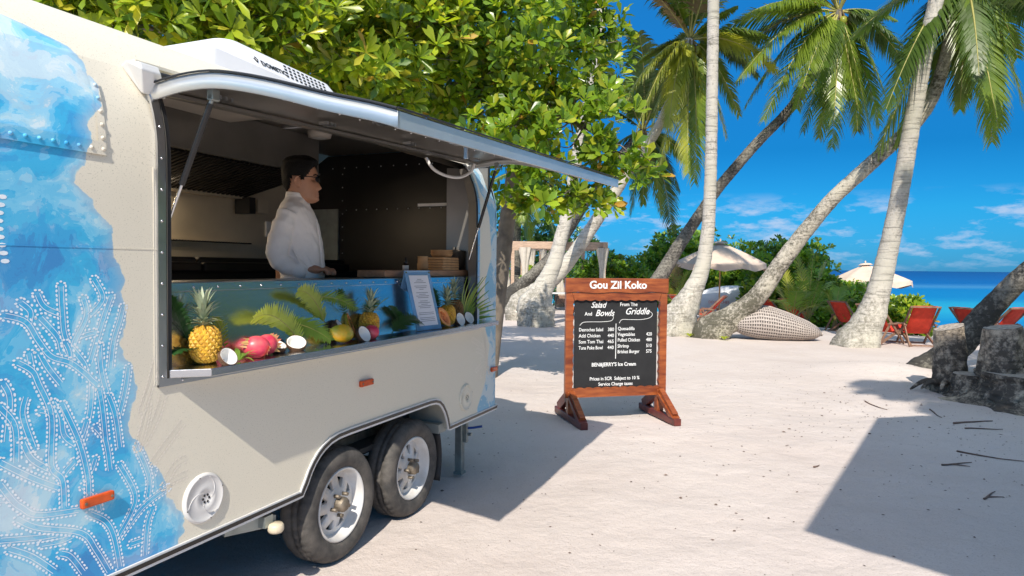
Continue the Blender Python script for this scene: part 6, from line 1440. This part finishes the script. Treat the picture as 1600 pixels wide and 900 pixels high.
# white boat
pc = at(1150, 478, 24.5); pc.z = gz(pc.x, pc.y); boat = empty('small_boat', pc, -.10, category='boat', label='white catamaran sailboat hull tipped on its side behind the parasol pole')
b = MB()
def hullpt(u, v):
    x = lerp(-1.6, 1.75, u); w = .66 * (1 - abs(2 * u - 1.0) ** 2.6) ** .6; a = math.pi * (v - .5) * 1.0
    return V((x, -.40 * w / .62 * math.cos(a), .62 + .05 * math.sin(u * 3) + w * math.sin(a) * .88))
b.grid(hullpt, 30, 14); b.grid(lambda u, v: V((hullpt(u, 0).x, -.0, lerp(hullpt(u, 0).z, hullpt(u, 1).z, v))), 30, 4); H_o = b.build('hull', M['hull'], boat, merge=.0005)
H_o.rotation_euler = (-.12, 0, 0)
text('DESROCHES', .13, M['redcanvas'], boat, (-1.05, -.46, .62), (1, 0, 0), (0, .2, 1), .001)
b = MB(); b.bar((.42, -.50, .05), (.42, -.30, 1.25), .05, .03); b.build('mast_step', M['black'], boat); b = MB(); b.box((0, .0, .06), (2.4, .5, .12)); b.build('cradle', M['chairwood'], boat)
for x in (.5, .95): b = MB(); b.box((x, -.16, 1.16), (.10, .06, .10)); b.build('cleat', M['iron'], boat)

# pergola with curtains
c0 = at(858, 470, 24.6); c0.z = 0; pg_ = empty('pergola', c0, .05, category='pergola', label='pale timber pergola with tied linen curtains on the sand beside the palm trunks')
PX, PY, PZ = 1.72, 1.35, 2.22
for (x, y) in ((-1.40, -PY), (PX, -PY), (-1.72, PY), (PX - .3, PY), (-.9, PY), (-.2, PY)):
    b = MB(); b.box((x, y, PZ / 2), (.11, .11, PZ)); b.build('post', M['pergola'], pg_)
for (a, c) in (((-PX - .2, -PY, PZ + .08), (PX + .12, -PY, PZ + .08)), ((-PX - .2, PY, PZ + .08), (PX + .12, PY, PZ + .08)), ((-PX, -PY - .15, PZ + .10), (-PX, PY + .15, PZ + .10)), ((PX, -PY - .15, PZ + .10), (PX, PY + .15, PZ + .10)), ((0, -PY, PZ + .10), (0, PY, PZ + .10))):
    b = MB(); b.bar(a, c, .12, .24 if a[1] == c[1] else .20); b.build('beam', M['pergola'], pg_)
def curtain(x, y, w, lo=.03, waist=.45, nm='curtain'):
    b = MB(); 
    def f(u, v):
        z = lerp(PZ, lo, v); k = lerp(1, waist, math.sin(math.pi * min(1, v * 1.25)) ** 1.2); a = 2 * math.pi * u; fold = 1 + .22 * math.sin(a * 7 + v * 2)
        return V((x + w * k * math.cos(a) * fold, y + w * .5 * k * math.sin(a) * fold, z))
    b.grid(f, 42, 16); b.build('curtain', M['curtain'], pg_, fix=False)
for x, y, w in ((-1.62, -PY - .05, .20), (-.98, -PY - .05, .20), (PX - .05, -PY - .05, .20), (-.55, PY - .1, .15), (.55, PY - .1, .17), (-.1, PY - .1, .12)): curtain(x, y, w)
b = MB(); b.box((1.0, 1.0, .35), (1.3, .5, .30)); b.box((-.9, .6, .30), (1.4, .6, .06)); b.build('bench', M['chairwood'], pg_)

# folding table
pc = at(876, 490, 21.5); pc.z = gz(pc.x, pc.y); tb = empty('folding_table', pc, .1, category='table', label='light folding table with black legs and teal feet left of the menu board')
b = MB(); b.box((.15, 0, .74), (.95, .6, .035)); b.build('table_top', M['trimwhite'], tb, bevel=.006)
for (x, y) in ((-.2, -.22), (.5, -.22), (-.2, .22), (.5, .22)):
    b = MB(); b.cyl((x + .06, y, .73), (x - .05, y, .07), .013, n=8); lg = b.build('leg', M['black'], tb)
    b = MB(); b.cyl((x - .05, y, .09), (x - .06, y, .0), .03, n=10); b.build('foot_cap', M['teal'], lg)
b = MB(); b.bar((-.15, -.22, .60), (.45, -.22, .12), .012, .012); b.bar((-.15, .22, .60), (.45, .22, .12), .012, .012); b.build('brace', M['black'], tb)

# tree stumps
def stump(label, px, pyb, D, w, h, seed, lean=0.0, top_=(.0, .0)):
    p = at(px, pyb, D); p.z = gz(p.x, p.y); root = empty('tree_stump', p, 0, category='tree stump', label=label); n = 48; P = []
    prof = [(-.05, 1.40), (.04, 1.25), (.14, 1.08), (.28, .98), (.42, .98), (.56, .96), (.70, .93), (.84, .92), (.95, .93), (1, .92)]
    prof = [tuple(q) for q in spline(prof, 4)]
    for t, k in prof:
        for j in range(n):
            a = 2 * math.pi * j / n; x, y = math.cos(a), math.sin(a); d = noise.noise(V((x * 1.6, y * 1.6, t * 1.3 + seed))) * .30 + noise.noise(V((x * 4, y * 4, t * 5 + seed))) * .13 + noise.noise(V((x * 11, y * 11, t * 9 + seed))) * .06
            r = w / 2 * k * (1 + d * (1.2 - .5 * t) + .12 * max(0, .35 - t) / .35 * math.sin(a * 5 + seed)); P.append((r * x + lean * t * h, r * y, h * t * (1 + (top_[0] * x + top_[1] * y) * t)))
    b = MB(); m_ = len(prof); b.add(P, [(k * n + j, k * n + (j + 1) % n, (k + 1) * n + (j + 1) % n, (k + 1) * n + j) for k in range(m_ - 1) for j in range(n)]); b.build('bark_body', M['stump'], root)
    b = MB(); ring = P[-n:]; cc = sum((V(q) for q in ring), V((0, 0, 0))) / n; rings = [[tuple(cc.lerp(V(q), s_) + V((0, 0, .004 + .01 * nv(q[0] * 9, q[1] * 9, s_ * 5)))) for q in ring] for s_ in (.98, .7, .4, .1)]
    for A, B_ in zip(rings, rings[1:]): b.add(A + B_, [(j, (j + 1) % n, n + (j + 1) % n, n + j) for j in range(n)])
    b.add(rings[-1], [tuple(range(n))]); b.build('cut_face', M['stumpcut'], root); return root, p
s1, p1 = stump('weathered grey tree stump with flat cut top, nearest the sandy clearing', 1486, 606, 8.75, .37, .83, 2.0, -.06, (.06, 0))
s2, p2 = stump('broad mossy stump mass with a pale cut block on top at the right edge', 1606, 638, 7.9, 1.05, .38, 7.0)
s3, p3 = stump('tall square-cut pale stump block rising out of the mossy root mass', 1553, 626, 8.1, .42, .90, 11.0, .10, (.03, 0))
s4, p4 = stump('second cut trunk block cropped by the right edge of the picture', 1618, 622, 8.4, .46, .86, 15.0, .05)
s5, p5 = stump('low knotted root lump between the two stumps', 1512, 622, 8.35, .38, .30, 21.0)
b = MB()
r_ = random.Random(5)
for k in range(9):
    a = r_.uniform(0, 6.28); s_ = V((.20 * math.cos(a), .20 * math.sin(a), .12)); e_ = V((.48 * math.cos(a), .48 * math.sin(a), r_.uniform(-.03, .12))); b.tube([tuple(q) for q in spline([tuple(s_), tuple((s_ + e_) / 2 + V((0, 0, .05))), tuple(e_)], 3)], [.05, .045, .04, .03, .025, .02, .01], 7)
b.build('root', M['stump'], s1)

# twigs and litter
tw_labels = ['long thin reddish twig lying in the shade at the right edge', 'forked twig in the middle of the square shade', 'curved short twig low in the square shade', 'thick stick near the top edge of the square shade', 'pair of sticks just below the mossy stump', 'bent twig beside the foot of the stumps', 'small curled twig on the sunlit sand left of the square shade', 'thin twig on bright sand near the stump roots']
TWG = [(1495, 706, 1600, 722), (1470, 725, 1520, 724), (1535, 778, 1558, 768), (1490, 662, 1552, 658), (1510, 671, 1565, 669), (1450, 640, 1475, 652), (1272, 730, 1280, 726), (1354, 628, 1385, 640)]
for k, (x0, y0, x1, y1) in enumerate(TWG):
    a, c = toground(x0, y0), toground(x1, y1); n_ = 7; b = MB(); pts = []
    for q in range(n_):
        t = q / (n_ - 1); p = a.lerp(c, t); sd = (c - a).cross(V((0, 0, 1))).normalized(); p += sd * .05 * math.sin(t * 3 + k) * (c - a).length; p.z = gz(p.x, p.y) + .008; pts.append(p - a)
    rr = .008 if k != 3 else .013
    b.tube(pts, [rr * (1 - .6 * q / (n_ - 1)) for q in range(n_)], 6)
    if k in (1, 2): b.tube([pts[2], pts[2] + (c - a) * .35 + (c - a).cross(V((0, 0, 1))) * .25], [rr * .8, rr * .3], 5)
    o = b.build('twig', M['stick']); o.location = a; o['category'] = 'twig'; o['label'] = tw_labels[k]; o['group'] = 'twigs lying on the sand'
b = MB(); r_ = random.Random(9)
for k in range(1700):
    if r_.random() < .55: x, y = r_.uniform(-1.5, 6.5), r_.uniform(2.4, 11)
    else: x, y = r_.gauss(4.6, 1.3), r_.gauss(6.8, 1.6)
    if y < 1.5: continue
    z = gz(x, y) + .003; a = r_.uniform(0, 6.3); l = r_.uniform(.004, .013) * (1.9 if r_.random() < .06 else 1); w = l * r_.uniform(.25, .8); c_, s_ = math.cos(a), math.sin(a)
    b.add([(x - l * c_, y - l * s_, z), (x + w * s_, y - w * c_, z), (x + l * c_, y + l * s_, z), (x - w * s_, y + w * c_, z), (x, y, z + w * .6)], [(0, 1, 4), (1, 2, 4), (2, 3, 4), (3, 0, 4)], 0, False)
b.build('beach_litter', M['pebble'], kind='stuff', label='tiny dry leaf bits and coral crumbs scattered over the sand', category='litter')
# small green seedlings at the palm feet
for px, py, D, lb in ((1078, 515, 15.4, 'tiny green seedling at the foot of the straight pale trunk'), (1132, 524, 14.9, 'tiny green seedling at the foot of the mossy leaning trunk')):
    p = at(px, py, D); p.z = gz(p.x, p.y); o = empty('seedling', p, 0, category='seedling', label=lb)
    for k in range(7): l = MB(); l.v = LSR[0].v; l.f = LSR[0].f; l.mi = LSR[0].mi; l.sm = LSR[0].sm; q = link('leaf', l.mesh('leaf', LEAFL[0]), o); q.scale = (.14,) * 3; q.rotation_euler = (0, -.6, k * .9); q.location = (0, 0, .02)

# unseen flat canopy, added and shaped to throw the square shade
Hc = 3.7; dsp = V((SUNV.x / -SUNV.z, SUNV.y / -SUNV.z, 0)) * Hc
crn = [toground(1257, 829), toground(1370, 650), toground(1370, 650) + V((2.9, .55, 0)), toground(1257, 829) + V((1.35, -1.62, 0))]
crn = [toground(1257, 829), toground(1372, 652), V((7.6, 8.0, 0)), V((4.6, .6, 0))]
cen = sum(crn, V((0, 0, 0))) / 4 - dsp; cano = empty('added_shade_sail', (cen.x, cen.y, 0), 0, category='shade sail', label='unseen four-cornered fabric sail, added outside the frame to throw the square shade')
b = MB(); P = [q - dsp - V((cen.x, cen.y, 0)) + V((0, 0, Hc)) for q in crn]; b.grid(lambda u, v: (P[0].lerp(P[1], u)).lerp(P[3].lerp(P[2], u), v) + V((0, 0, .05 * math.sin(3 * u) * math.sin(3 * v))), 10, 10); so = b.build('sail', M['trousers'], cano, fix=False)
md = so.modifiers.new('s', 'SOLIDIFY'); md.thickness = .01
for k, (ox, oy) in ((2, (.3, .1)), (3, (.2, -.3))):
    b = MB(); q = P[k]; b.tube([(q.x + ox, q.y + oy, -.1), (q.x, q.y, Hc + .1)], .05, 10); b.build('mast', M['pole'], cano)
bush('green bush standing outside the frame beyond the stumps on the right', [(2250, 430, 12, (1.6, 1.2, 1.2)), (2500, 440, 10, (1.4, 1.2, 1.1))], 420, .2, LEAFR, seed=51, nsub=2)
bush('large green bush outside the frame to the right of the photographer', [(2200, 330, 8.0, (1.7, 1.5, 2.5)), (2667, 300, 6.0, (1.8, 1.7, 2.6)), (3467, 244, 4.0, (1.8, 1.6, 2.4))], 1500, .34, LEAFR, seed=52, nsub=2)
